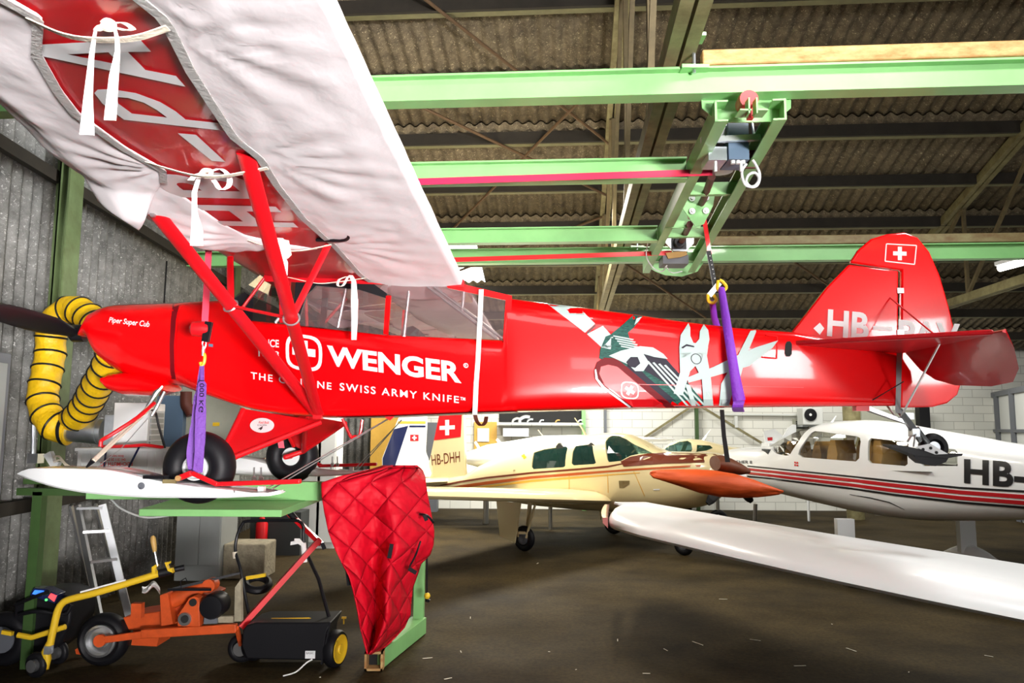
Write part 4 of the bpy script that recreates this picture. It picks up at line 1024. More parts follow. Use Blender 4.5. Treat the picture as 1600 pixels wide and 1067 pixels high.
# pulleys
pz = Vector((0, 0, 1))
def pulley(px, py, Y, r, m='galv'):
    c = W(px, py, Y); return MB().lathe(c, (0, 0, 1), [(-.025, r * .5), (-.022, r), (-.015, r), (-.012, r * .85), (.012, r * .85), (.015, r), (.022, r), (.025, r * .5)], 30).build('belt_pulley', M[m], t)
pulley(1125, 263, 4.95, .085); pulley(1089, 336, 6.05, .075); pulley(1062, 392, 7.35, .075)
MB().prism([W(x, y, 5.75) for x, y in ((1064, 302), (1118, 299), (1114, 322), (1100, 350), (1087, 354), (1064, 322))], (0, .012, 0)).build('motor_plate', M['green'], t, 30)
MB().prism([W(x, y, 6.25) for x, y in ((1055, 322), (1066, 322), (1083, 348), (1096, 350), (1094, 356), (1040, 356), (1045, 344), (1056, 344))], (0, .012, 0)).build('motor_plate', M['green'], t)
for x, y in ((1081, 310), (1103, 309), (1081.5, 330), (1103, 329.5)):
    MB().lathe(W(x, y, 5.74), (0, -1, 0), [(0, .026), (.008, .024), (.008, .012), (.02, .012)], 18).build('plate_bolt', M['plastic_w'], t)
MB().path([W(1112, 276, 5.0), W(1100, 310, 5.6), W(1091, 327, 5.95)], .026, 12).path([W(1078, 350, 6.2), W(1063, 380, 7.2)], .028, 12).build('drive_shaft', M['brownweb'], t)
MB().lathe(W(1092, 327, 5.9), (-.1, -.2, 1), [(0, .03), (.05, .028)], 16).build('shaft_collar', M['steel'], t)
MB().prism([W(x, y, 7.15) for x, y in ((1038, 358), (1084, 358), (1084, 380), (1072, 392), (1052, 392), (1039, 378))], (0, .02, 0)).build('gear_housing', M['galv'], t)
MB().bbox(W(1050, 367, 7.12), W(1073, 389, 7.12) + Vector((0, .03, 0))).lathe(W(1062, 378, 7.08), (0, -1, 0), [(-.02, .055), (.02, .05), (.02, .035)], 20).build('shaft_bearing', M['blackg'], t)
MB().bbox(W(1036, 398, 7.3), W(1076, 412, 7.3) + Vector((0, .22, 0))).build('gearbox', M['greyd'], t)
MB().prism([W(x, y, 7.28) for x, y in ((1040, 395), (1072, 391), (1074, 398), (1062, 402), (1044, 404))], (0, .02, 0)).build('brass_bracket', M['wood'], t)
MB().path(spline([W(1012, 380, 7.2), W(1010, 400, 7.3), W(1020, 418, 7.4), (W(1034, 424, 7.4)), W(1042, 415, 7.3)], 5), .006, 6).path(spline([W(1040, 416, 7.3), W(1050, 426, 7.4), W(1066, 424, 7.4)], 5), .005, 6).build('loose_cable', M['plastic_w'], t)
# connecting beams
x2, y2 = bc(850, 286, ZR); x3, y3 = bc(850, 380, ZR)
beamthing('crane_connecting_beam', 'light green connecting beam with the upper red belt running along it', y2, ZR, -3.2, xL - .01, .10, .15)
beamthing('crane_connecting_beam', 'light green connecting beam between the upper and lower red belts', y3, ZR, -3.0, xL - .01, .10, .14)
b_ = MB().ribbon([W(560, 287, 4.95), W(1113, 269, 4.9)], .045, (0, 0, 1), .004).build('lifting_belt', M['pinkred'], None, 0)
tag(b_, 'long red flat belt running to the upper pulley of the hoist carriage', 'belt')
b_ = MB().ribbon([W(640, 408, 7.3), W(1050, 395, 7.3)], .045, (0, 0, 1), .004).build('lifting_belt', M['redsteel'], None, 0)
tag(b_, 'lower dark red flat belt in front of the farthest green beam', 'belt')
# rear hook and purple sling
t = thing('lifting_hook', 'black perforated hook bar on a red strap above the rear fuselage', 'hook', tuple(W(1112, 420, 5.95)))
MB().ribbon([W(1100, 340, 6.0), W(1104, 365, 5.97), W(1109, 398, 5.95)], .035, (1, 0, .2), .004).build('red_strap', M['redsteel'], t, 0)
bar_ = MB().bar(W(1107, 392, 5.95), W(1117, 446, 5.95), .035, .012, (0, -1, 0)).build('perforated_bar', M['blackg'], t)
for k in range(6): MB().lathe(W(1109 + k * 1.5, 400 + k * 7, 5.93), (0, -1, 0), [(0, .004), (.008, .004)], 8).build('hole_rim', M['plastic_w'], bar_)
MB().bar(W(1108, 462, 5.93), W(1124, 442, 5.93), .04, .02, (0, -1, 0)).build('spreader_link', M['steel'], t)
MB().path(spline([W(1106, 460, 5.92), W(1107, 470, 5.92), W(1114, 473, 5.92), W(1119, 468, 5.92), W(1115, 461, 5.92)], 4), .013, 8).path(spline([W(1122, 438, 5.92), W(1121, 451, 5.92), W(1128, 455, 5.92), W(1135, 449, 5.92), W(1130, 441, 5.92), W(1124, 437, 5.92)], 4), .013, 8).build('yellow_shackle', M['yellow'], t)
t = thing('lifting_sling', 'deep purple round sling looped under the rear fuselage beside the printed pliers', 'sling', tuple(W(1155, 636, 5.7)))
wS = lambda px, py, w: (lambda q: CP.pt(q[0], q[1], w))(CP.sz(px, py, w))
MB().path([W(1127, 450, 5.92), wS(1133, 490, .20), wS(1141, 540, .28), wS(1148, 585, .30), wS(1155, 626, .29)], [.026, .032, .034, .036, .046], 10, True, .5).build('near_leg', M['purple'], t, 60)
q0 = wS(1155, 628, .29); q1 = wS(1152, 634, -.25)
MB().path([W(1113, 470, 5.94), wS(1116, 496, -.14), wS(1135, 560, -.26), q1], [.024, .026, .03, .035], 10, True, .5).build('far_leg', M['purple'], t, 60)
MB().ribbon(spline([q0 + Vector((0, 0, .01)), q0 + Vector((0, .05, -.045)), q1 + Vector((0, -.05, -.045)), q1], 4), .08, CP.h, .01).build('under_loop', M['purple'], t, 40)
# ropes hanging from the rear
tag(MB().ribbon([W(1128, 640, 6.3), W(1131, 680, 6.3), W(1137, 722, 6.3)], [.035, .035, .04], (1, 0, 0), .004).build('hanging_strap', M['dark'], None, 0), 'black strap hanging free below the rear fuselage under the purple sling', 'strap')
# front hook, strap and violet sling at the near wheel
t = thing('lifting_hook', 'red winch pulley with chain shackle and yellow hook above the near wheel', 'hook', tuple(W(318, 520, 5.08)))
MB().ribbon([Vector((W(322, 470, 5.08).x, 5.08, 3.75)), W(322, 470, 5.08), W(320, 505, 5.08)], .042, (1, .3, 0), .004).build('red_strap', M['pinkred'], t, 0)
MB().lathe(W(315, 514, 5.07), (1, 0.2, 0), [(-.075, .02), (-.06, .045), (-.01, .052), (.045, .050), (.06, .03)], 22).build('winch_pulley', M['redsteel'], t)
MB().bar(W(327, 503, 5.05), W(321, 534, 5.05), .045, .03, (0, -1, 0)).build('pulley_cheek', M['blackg'], t)
MB().path(spline([W(316, 536, 5.06), W(319, 530, 5.06), W(322, 536, 5.06), W(319, 545, 5.06), W(316, 537, 5.06)], 4), .006, 8).path([W(318, 542, 5.06), W(317, 556, 5.06)], .012, 8).build('chain_shackle', M['steel'], t)
MB().path(spline([W(317, 551, 5.06), W(320, 556, 5.06), W(319, 566, 5.06), W(315, 571, 5.06), W(313, 566, 5.06)], 4), .011, 8).build('yellow_hook', M['yellow'], t)
t = thing('lifting_sling', 'crumpled violet web sling carrying the near wheel, stamped with a load rating', 'sling', tuple(W(305, 735, 5.0)))
vs = MB().ribbon(spline([W(316, 570, 5.06), W(316, 600, 5.0), W(314, 640, 4.94), W(312, 700, 4.90), W(309, 738, 4.92)], 6), [.025] * 6 + [.055] * 6 + [.065] * 6 + [.058] * 7, (1, .1, 0), .008).build('near_leg', M['violet'], t, 40)
MB().ribbon(spline([W(315, 572, 5.07), W(308, 620, 5.04), W(303, 670, 5.0), W(298, 710, 4.97), W(302, 740, 4.97)], 6), [.025] * 6 + [.04] * 6 + [.05] * 6 + [.05] * 7, (1, .3, 0), .008).build('far_leg', M['violet'], t, 40)
def vtext(s_, px, y0, y1, hw, Y0, Y1):
    fn = lambda u, v: (lambda f: W(px + (v - .5) * 2 * hw * 1.0 - 2 * f, y0 + (y1 - y0) * f, Y0 + (Y1 - Y0) * f - .012))(u)
    text(s_, [(0, 1), (1, 1), (1, 0), (0, 0)], fn, 'stamped_text', M['decal_k'], vs, 0)
vtext('1000 KG', 316, 594, 644, 3.5, 5.0, 4.93)
t = thing('lifting_sling', 'thin bright red strap hanging behind the windshield to the far wheel', 'strap', tuple(W(408, 495, 6.75)))
MB().ribbon([Vector((W(408, 400, 6.75).x, 6.75, 3.7)), W(408, 400, 6.75), W(407, 494, 6.75), W(440, 700, 6.85)], .05, (1, .3, 0), .004).build('strap_web', M['pinkred'], t, 0)
# ================================================================== THE OTHER AIRCRAFT
def hull(L, a0, a1, m, par, wins=(), name='fuselage', step=.1, seatm=None):
    o = L.mesh(a0, a1, 36, step, [a for a, z in L.top]).build(name, m, par, 35)
    if wins:
        md = o.modifiers.new('shell', 'SOLIDIFY'); md.thickness = .035; md.offset = -1
        for k, w in enumerate(wins):
            q = [L.pl.sz(x, y, L.surf(*L.pl.sz(x, y, .45))) for x, y in w]
            c = MB().prism([L.pl.pt(a, z, 1.0) for a, z in q], -L.pl.n * 2.0)
            me = bpy.data.meshes.new('cut'); me.from_pydata([tuple(v) for v in c.v], [], c.f)
            bm = bmesh.new(); bm.from_mesh(me); bmesh.ops.recalc_face_normals(bm, faces=bm.faces); bm.to_mesh(me); bm.free()
            co = bpy.data.objects.new('cut', me); COL.objects.link(co)
            b = o.modifiers.new('cut', 'BOOLEAN'); b.operation = 'DIFFERENCE'; b.solver = 'EXACT'; b.object = co
        dg = bpy.context.evaluated_depsgraph_get(); dg.update()
        nm = bpy.data.meshes.new_from_object(o.evaluated_get(dg)); cuts = [b.object for b in o.modifiers if b.type == 'BOOLEAN']
        o.modifiers.clear(); o.data = nm; nm.name = name
        for c in cuts: bpy.data.objects.remove(c)
        for p_ in nm.polygons: p_.use_smooth = True
        nm.set_sharp_from_angle(angle=math.radians(35))
    return o
def slab(par, pl, root, tip, name, m, thick=(.16, .09), n=8):
    """lifting surface: root/tip = (s_front, s_rear, l, z); rounded leading edge, thin trailing edge"""
    rr = []
    for i in range(n + 1):
        u = i / n; sf, sr, l, z = [a + (b - a) * u for a, b in zip(root, tip)]; th = thick[0] + (thick[1] - thick[0]) * u
        if i == n: th *= .5
        r = []
        for f, h in ((0, 0), (.03, .35), (.12, .62), (.35, .7), (.7, .35), (1, .02), (.7, -.12), (.35, -.3), (.12, -.35), (.03, -.22)):
            r.append(pl.pt(sf + (sr - sf) * f, z + h * th, l))
        rr.append(r)
    return MB().rings(rr).build(name, m, par, 40)
def band(L, top, th, m, par, name='stripe', off=.006, step=(25, 25)):
    P = []
    for (x0, y0), (x1, y1), t0, t1 in zip(top, top[1:], th, th[1:]): P.append([(x0, y0), (x1, y1), (x1, y1 + t1), (x0, y0 + t0)])
    return decal(P, L.px(off), name, m, par, step)
def pane(L, pts, m, par, name='window_pane', off=-.012):
    return decal([pts], L.px(off), name, m, par, (12, 12))
def wheel(c, ax, R, par, w=.07, rim='white'):
    t = MB().torus(c, ax, R - w * .8, w * .8, 30, 10, 1.0).build('tire', M['black'], par)
    MB().lathe(Vector(c) - Vector(ax) * .05, ax, [(0, R * .48), (.1, R * .48), (.11, R * .3), (.09, .02)], 20).build('wheel_rim', M[rim], t); return t
M['pane_g'] = glass('tinted_green_pane', (0.22, 0.42, 0.38), 0.10, .35, (.02, .07, .06))
M['pane_c'] = glass('pale_clear_pane', (0.85, 0.86, 0.80), 0.08)
# ---- cream retractable
MP = Plane((1.02, 13.85), (.77, -.64))
mo = thing('airplane', 'cream low-wing airplane with brown and orange stripes and an upright red-topped tail fin', 'airplane', (0.98, 13.4, 0))
mt = [(660, 752), (690, 748), (726, 742), (745, 728), (790, 708), (838, 690), (880, 682), (930, 676.5), (955, 676), (972, 679), (990, 687), (1010, 698), (1030, 705.5), (1070, 706), (1110, 708), (1122, 713), (1127, 724)]
mb_ = [(660, 760), (700, 767), (760, 780), (830, 792), (900, 799), (970, 802), (1040, 799), (1085, 794), (1108, 784), (1122, 768), (1127, 748)]
s_n = MP.sz(1127, 735, .2)[0]; s_t = MP.sz(662, 756, .1)[0]
ML = Loft(MP, mt, mb_, [(s_t, .06), (s_t + 1.6, .25), (s_t + 3.0, .50), (s_t + 3.7, .56), (s_t + 5.0, .54), (s_n - .35, .46), (s_n - .08, .36), (s_n, .25)], [(s_t, 2.0), (s_t + 2.5, 2.4), (s_n - 1, 2.6), (s_n, 2.4)], .45, .55)
w1 = [(834, 707), (850, 702), (885, 697), (887, 700), (883, 728), (880, 730), (833, 733), (831, 730)]
w2 = [(899, 697), (922, 694), (926, 697), (931, 723), (928, 725), (896, 727), (893, 724), (895, 705)]
w3 = [(946, 690), (951, 684), (960, 680.5), (972, 681), (984, 686), (1000, 695), (1024, 708), (1000, 709), (985, 712), (970, 720), (951, 722), (949, 719)]
hull(ML, s_t, s_n, M['cream'], mo, (w1, w2, w3), step=.12)
for w in (w1, w2): pane(ML, w, M['pane_g'], mo)
pane(ML, w3, M['pane_g'], mo, 'windshield')
MB().grid(lambda u, v: MP.pt(*(lambda q: (q[0], q[1]))(MP.sz(820 + 190 * u, 733, .1)), -.45 + .9 * v), 2, 2).build('cabin_floor', M['cabin'], mo, 0)
for px in (905, 955): 
    q = MP.sz(px, 722, .0)
    for l in (-.28, .25): MB().rings([[MP.pt(q[0] + a, q[1] + z, l + d) for a, z in ((-.1, -.1), (.02, -.1), (-.02, .28), (-.12, .34), (-.18, .28))] for d in (-.2, -.12, .12, .2)]).build('seat', M['cabin'], mo, 50)
mpx = ML.px(.006)
band(ML, [(664, 762), (720, 751), (760, 745), (830, 737.5), (900, 732), (950, 727.5), (975, 723)], [3, 3, 3, 3, 3, 3, 2], M['brown'], mo)
band(ML, [(664, 768), (720, 758), (760, 752), (830, 744), (900, 738.5), (950, 735), (1020, 730), (1095, 726)], [5, 5, 5, 4, 4, 3, 3, 3], M['rusty'], mo)
band(ML, [(664, 776), (720, 765), (760, 758.5), (830, 750), (900, 744.5), (950, 741), (1000, 738)], [4, 4, 3, 3, 3, 2, 1], M['gold'], mo)
decal([[(970, 721), (985, 713.5), (1012, 708.5), (1040, 706.8), (1118, 709.5), (1120, 722), (1040, 724), (975, 729)]], ML.px(.008), 'cowl_top', M['brown'], mo, (20, 8))
decal([[(967, 751), (984, 751), (984, 756), (975, 762), (968, 762)]], mpx, 'air_vent', M['rust2'], mo)
decal([[(949, 740), (950, 740), (951, 770), (950, 770)], [(990, 736), (991, 736), (1008, 775), (1007, 775)], [(889, 743), (890, 743), (890, 778), (889, 778)]], mpx, 'panel_seam', M['gold'], mo, (10, 10))
decal([[(1021, 764), (1031, 763.5), (1031, 765.5), (1021, 766)]], mpx, 'step_slot', M['white'], mo)
def mpt(px, py, w=0.0): q = MP.sz(px, py, w); return MP.pt(q[0], q[1], w)
def upr(pts, name, m, par, t=.06, f=None, w=0.0): return MB().prism([(f or mpt)(x, y, w + t / 2) for x, y in pts], -(MP.n if f is None else f.n) * t).build(name, M[m], par, 30, bevel=.01)
mf = upr([(690, 630), (724, 628), (727, 746), (664, 756), (667, 738)], 'tail_fin', 'cream', mo)
mfm = lambda o: (lambda x, y: (lambda q: MP.pt(q[0], q[1], .033 + o))(MP.sz(x, y, .033)))
decal([[(690, 631), (723, 629), (720, 682.5), (678, 688)]], mfm(.003), 'red_fin_top', M['redsteel'], mf)
decal([cross((699, 668), 12, -.05, .26)], mfm(.006), 'fin_cross', M['decal_w'], mf)
text('HB-DHH', [(675, 727), (719, 721.5), (718.5, 705), (673.5, 711)], mfm(.004), 'registration_lettering', M['brown'], mf)
slab(mo, MP, (s_t + .75, s_t + .0, .03, MP.sz(700, 752, .1)[1]), (s_t + .55, s_t + .0, 1.7, MP.sz(700, 752, .1)[1] + .02), 'tailplane', M['cream'], (.1, .07))
zr = .80
slab(mo, MP, (1.18, -.85, .35, zr), (.85, -.15, 5.3, zr + .40), 'wing', M['cream'], (.22, .12), 10)
slab(mo, MP, (1.18, -.85, -.35, zr), (.85, -.15, -5.3, zr + .40), 'wing', M['cream'], (.22, .12), 10)
for sg in (1, -1):
    c = MP.pt(.08, .205, 1.35 * sg); wheel(c, MP.n, .205, mo, rim='greyd')
    MB().tube(MP.pt(.08, .22, 1.28 * sg), MP.pt(.12, .8, 1.25 * sg), .035, 10).tube(MP.pt(.16, .22, 1.4 * sg), MP.pt(.3, .75, 1.35 * sg), .02, 8).tube(MP.pt(0, .22, 1.4 * sg), MP.pt(-.1, .75, 1.35 * sg), .02, 8).box(MP.pt(.08, .3, 1.33 * sg), (.2, .2, .04)).build('main_gear_leg', M['cream'], mo)
    MB().prism([MP.pt(-.30, .22, 1.50 * sg), MP.pt(.02, .14, 1.50 * sg), MP.pt(.14, .78, 1.50 * sg), MP.pt(-.38, .78, 1.50 * sg)], MP.n * .02).build('gear_door', M['cream'], mo, 0)
sn = s_n
wheel(MP.pt(s_n - .75, .17, 0), MP.n, .17, mo, rim='greyd')
MB().tube(MP.pt(s_n - .75, .2, .08), MP.pt(s_n - .65, .8, .06), .03, 8).tube(MP.pt(s_n - .75, .2, -.08), MP.pt(s_n - .65, .8, -.06), .03, 8).tube(MP.pt(s_n - .75, .45, .05), MP.pt(s_n - .95, .8, .0), .02, 8).build('nose_gear_leg', M['blackg'], mo)
hubM = MP.pt(s_n + .06, MP.sz(1127, 742, .0)[1], 0)
MB().lathe(hubM, MP.h, [(-.08, .16), (0, .16), (.12, .12), (.22, .06), (.25, .005)], 20).build('spinner', M['white'], mo)
for k, an in enumerate((-2.62, -.42, 1.57)):
    d = MP.n * math.cos(an) * 1 + U * math.sin(an); rr = []; side = MP.h.cross(d)
    for i in range(7):
        u = i / 6; ch = interp([(0, .05), (.3, .085), (.8, .08), (1, .04)], u); c = hubM + d * (.12 + .78 * u)
        rr.append([c + (side * .8 + MP.h * .5) * ch * math.cos(t) + MP.h * .012 * math.sin(t) for t in [2 * PI * j / 10 for j in range(10)]])
    if k < 2:
        bl = MB().rings(rr).build('propeller_blade', M['blackg'], mo, 50); MB().rings(rr[5:]).build('white_blade_tip', M['white'], bl, 50)
for a, b, r in (((898, 653), (917, 683), .016), ((841, 672), (857, 695), .010)):
    MB().path([mpt(*a), mpt((a[0] + b[0]) / 2 + 2, (a[1] + b[1]) / 2 + 1), mpt(*b)], [r, r * 1.6, r * 2.4], 8, True, .4).build('antenna', M['cream'], mo)
decal(cross((819, 712), 5, .1, .45) and [cross((819, 713), 3.6, .3, .35)], mpx, 'yellow_sticker', M['yellow'], mo)
# canvas covers on the cream airplane's nose
cv = MB(); rr = []
for x, yt, yb, r in ((1117, 712, 735, .30), (1128, 711, 739, .32), (1142, 716, 741, .27), (1156, 723, 742, .20), (1170, 732, 740, .08)):
    a = W(x, yt, 10.9); b = W(x, yb, 10.9); c = (a + b) / 2; h = (a.z - b.z) / 2
    rr.append([c + Vector((0, r * math.cos(t), h * math.sin(t))) for t in [2 * PI * k / 18 for k in range(18)]])
o = cv.rings(rr).build('canvas_cover', M['canvas_b'], None, 60); tag(o, 'dark brown canvas cap pulled over the nose of the cream airplane', 'canvas cover')
oc = [(1017, 738, 741), (1022, 735, 748), (1035, 733.5, 752), (1060, 733, 760), (1090, 733, 770), (1120, 735, 776), (1150, 740, 778), (1180, 749, 777), (1200, 757, 775), (1214, 763, 773), (1222, 766, 769)]
rr = []
for i, (x, yt, yb) in enumerate(oc):
    a = W(x, yt, 10.4); b = W(x, yb, 10.4); c = (a + b) / 2; h = (a.z - b.z) / 2; R = [] 
    for k in range(40):
        t = 2 * PI * k / 40; f = 1 + (.22 * abs(math.sin(2.5 * t + x * .035)) - .1 + .06 * math.sin(9 * t - x * .13)) * (1 if i not in (0, 10) else 0)
        R.append(c + Vector((.02 * math.sin(3 * t), h * 1.5 * math.cos(t) * f, h * math.sin(t) * (f if abs(math.cos(t)) > .5 else 1))))
    rr.append(R)
o = MB().rings(rr).build('canvas_cover', M['canvas_o'], None, 60); tag(o, 'bright orange canvas cover with drooping folds in front of the cream airplane propeller', 'canvas cover')
# ---- white airplane with red stripes
WP = Plane((4.6, 11.8), (.39, -.92))
wa = thing('airplane', 'white low-wing airplane with red and black stripes, its nose turned away to the left', 'airplane', (4.6, 11.8, 0))
wt = [(1127, 722), (1130, 709), (1138, 701), (1160, 698), (1198, 697), (1210, 694), (1240, 678), (1262, 666.5), (1280, 660), (1305, 657), (1335, 656), (1370, 660), (1435, 671), (1517, 684), (1550, 690), (1620, 700), (1720, 716)]
wb_ = [(1127, 735), (1133, 745), (1165, 758), (1210, 772), (1260, 785), (1320, 799), (1380, 809), (1420, 814), (1450, 815), (1520, 815), (1620, 812), (1720, 806)]
a0 = WP.sz(1127, 728, .25)[0]; a1 = WP.sz(1700, 760, .3)[0]
WL = Loft(WP, wt, wb_, [(a0, .22), (a0 + .12, .36), (a0 + .8, .44), (a0 + 1.6, .52), (a0 + 3.2, .56), (a0 + 4.4, .42), (a1, .2)], [(a0, 2.4), (a0 + 1, 2.8), (a0 + 3.3, 3.4), (a1, 2.3)], .55, .6)
v1 = [(1247, 710), (1249, 703), (1256, 692), (1268, 676), (1273, 673.5), (1286, 674.5), (1338, 681.5), (1343, 684), (1344, 690), (1342, 716), (1337, 721), (1254, 714.5)]
v2 = [(1355, 719), (1356, 689), (1360, 684.5), (1415, 690), (1420, 694), (1418, 725), (1414, 728), (1359, 723.5)]
v3 = [(1436, 720), (1434, 700), (1440, 696), (1494, 702), (1498, 707), (1497, 728), (1442, 728)]
v0 = [(1202, 697), (1212, 690.5), (1240, 676), (1264, 665.5), (1262, 670), (1248, 690), (1234, 711), (1228, 712), (1214, 709)]
hull(WL, a0, a1, M['white'], wa, (v0, v1, v2, v3), step=.14)
for v in (v1, v2, v3): pane(WL, v, M['pane_c'], wa)
pane(WL, v0, M['glass_s'], wa, 'windshield')
for px in (1262, 1330, 1385, 1400):
    q = WP.sz(px, 720, .0)
    for l in (-.28, .26): MB().rings([[WP.pt(q[0] + a, q[1] + z, l + d) for a, z in ((.1, -.2), (-.05, -.2), (.0, .14), (.06, .30), (.14, .30), (.18, .1))] for d in (-.18, -.1, .1, .18)]).build('seat', M['tan'], wa, 50)
MB().grid(lambda u, v: WP.pt(WP.sz(1235 + 260 * u, 722, 0)[0], WP.sz(1235 + 260 * u, 728 + 8 * u, 0)[1], -.5 + 1.0 * v), 2, 2).build('cabin_floor', M['cabin'], wa, 0)
q = WP.sz(1240, 712, 0); MB().box(WP.pt(q[0], q[1], 0), (.9, .3, .2)).build('instrument_panel', M['cabin'], wa)
xs_ = [1168, 1200, 1325, 1400, 1500, 1600, 1700]
for ys_, t_, m_ in (([727, 730, 742.5, 750.5, 760.5, 766, 770], 2.6, 'decal_k'), ([731, 734.5, 747, 755.5, 766, 773, 778], 5.0, 'stripe_r'), ([737, 740.5, 754.5, 764, 775, 782.5, 788], 4.8, 'stripe_r'), ([743, 746, 761, 771.5, 783, 791, 796], 3.0, 'decal_k')):
    band(WL, list(zip(xs_, ys_)), [t_ * .7, t_ * .75, t_, t_ * 1.15, t_ * 1.2, t_ * 1.3, t_ * 1.3], M[m_], wa)
text('HB-', [(1507, 754.5), (1604, 764), (1604, 722), (1507, 717)], WL.px(.008), 'registration_lettering', M['decal_k'], wa, .035, 0, 1.05, (20, 20))
text('ARCHER II', [(1139, 724), (1175, 724.5), (1175, 719.5), (1139, 719)], WL.px(.006), 'nose_lettering', M['decal_k'], wa, .01)
decal([[(1241.5, 721), (1244, 721.3), (1244, 724), (1241.5, 723.7)], [(1245, 721.4), (1247.5, 721.7), (1247.5, 724.4), (1245, 724.1)], [(1241.5, 725), (1244, 725.3), (1244, 728), (1241.5, 727.7)], [(1245, 725.4), (1247.5, 725.7), (1247.5, 728.4), (1245, 728.1)]], WL.px(.006), 'red_sticker', M['redsteel'], wa)
band(WL, [(1328, 772), (1360, 777), (1390, 784), (1414, 796)], [.8, 1.6, 1.6, .6], M['decal_k'], wa, 'wing_root_seal')
ws_ = WP.sz(1340, 800, .5)[0]
slab(wa, WP, (ws_ - .7, ws_ + .9, -.4, .85), (ws_ - .5, ws_ + .6, -4.6, 1.2), 'wing', M['white'], (.24, .14))
for l, px, gg in ((.95, 1345, 0), (-1.3, 1400, 0)):
    c = WP.pt(ws_ + .25, .2, l); wheel(c, WP.n, .19, wa)
    rr = []
    for i in range(9):
        u = i / 8; s = -.42 + .95 * u; h = math.sin(PI * min(u * 1.15, 1) * .93 + .12)
        rr.append([WP.pt(ws_ + .25 + s, .24 + .17 * h * math.sin(t), l + .10 * h * math.cos(t)) for t in [2 * PI * k / 14 for k in range(14)]])
    MB().rings(rr).build('wheel_fairing', M['white'], wa, 60)
    MB().bar(WP.pt(ws_ + .2, .3, l), WP.pt(ws_ + .2, .85, l), .10, .22).build('gear_leg', M['white'], wa, 30)
c = WP.pt(a0 + .5, .17, 0); wheel(c, WP.n, .17, wa); MB().tube(c + U * .05, WP.pt(a0 + .55, .75, 0), .035, 8).build('nose_gear_leg', M['steel'], wa)
q = WP.pt(*WP.sz(1418, 663, 0), 0)
MB().path([WP.pt(*WP.sz(1298, 662, 0), 0), WP.pt(*WP.sz(1306, 650, 0), 0)], [.03, .012], 8, True, .4).build('antenna', M['white'], wa)
# ---- white wing reaching in from the right
nwz = lambda x, y, z: Wz(x, y, z)
N0 = [(947, 817, 1.08), (1000, 833, 1.075), (1200, 880, 1.04), (1400, 923, .98), (1600, 964, .90), (1800, 1004, .86)]
F0 = [(975, 786, 1.12), (1010, 785, 1.115), (1200, 819, 1.08), (1400, 851, 1.02), (1600, 882, .94), (1800, 914, .90)]
wg = thing('airplane', 'white airplane of which only one long glossy wing reaches in from the right', 'airplane', (4.6, 4.2, 0))
rr = []
def pline(T, u):
    k = u * (len(T) - 1); i = min(int(k), len(T) - 2); f = k - i; return Vector([a + (b - a) * f for a, b in zip(T[i], T[i + 1])])
secs = [(0, .28), (.004, .55), (.012, .75), (.025, .9), (.05, 1), (.12, 1), (.2, 1), (.35, 1), (.5, 1), (.65, 1), (.8, 1), (1, 1)]
for u, sc in secs:
    n_ = pline(N0, u); f_ = pline(F0, u); a = Wz(n_.x, n_.y, n_.z); b = Wz(f_.x, f_.y, f_.z); mid = (a + b) / 2; a = mid + (a - mid) * (.6 + .4 * sc); b = mid + (b - mid) * (.6 + .4 * sc)
    th = .17 * sc; r = []
    for f, h in ((0, -.10), (.012, .10), (.05, .32), (.15, .5), (.35, .55), (.65, .32), (1, .02), (.97, -.02), (.6, -.18), (.3, -.34), (.1, -.38), (.03, -.28)):
        r.append(a.lerp(b, f) + U * (h * th))
    rr.append(r)
MB().rings(rr).build('wing', M['wingw'], wg, 50)
lens = []
for k in range(7):
    u = k / 6; p_ = Wz(945 + 3 * u, 0 + 817 - 22 * u, 1.09); lens.append([p_ + Vector((-.045 * math.sin(PI * (.15 + .7 * u)) * (1 if j < 3 else 0) - .0, .0, .05 * (1 - j / 2)))  if j < 3 else p_ + Vector((.03, 0, .05 * (j - 4))) for j in range(6)])
MB().rings(lens).build('navigation_light', M['lens_r'], wg, 60)
MB().bar(Wz(962, 787, 1.15), Wz(1012, 787, 1.14), .10, .035).build('strobe_fairing', M['white'], wg, 30, bevel=.01)
FP = Plane((4.6, 4.4), (.62, .78))
MB().rings([[Vector((4.9, 4.6, 1.25)) + FP.h * s + FP.n * (w * math.cos(t)) + U * (w * 1.15 * math.sin(t)) for t in [2 * PI * k / 20 for k in range(20)]] for s, w in ((-3.2, .15), (-1.5, .35), (0, .55), (1.2, .55), (2.2, .4), (2.4, .2))]).build('fuselage', M['white'], wg, 60)
for s, l in ((-.2, 1.2), (-.2, -1.2), (1.9, 0)):
    c = Vector((4.9, 4.6, .18)) + FP.h * s + FP.n * l; wheel(c, FP.n, .18, wg); MB().tube(c, c + U * .85, .04, 8).build('gear_leg', M['steel'], wg)
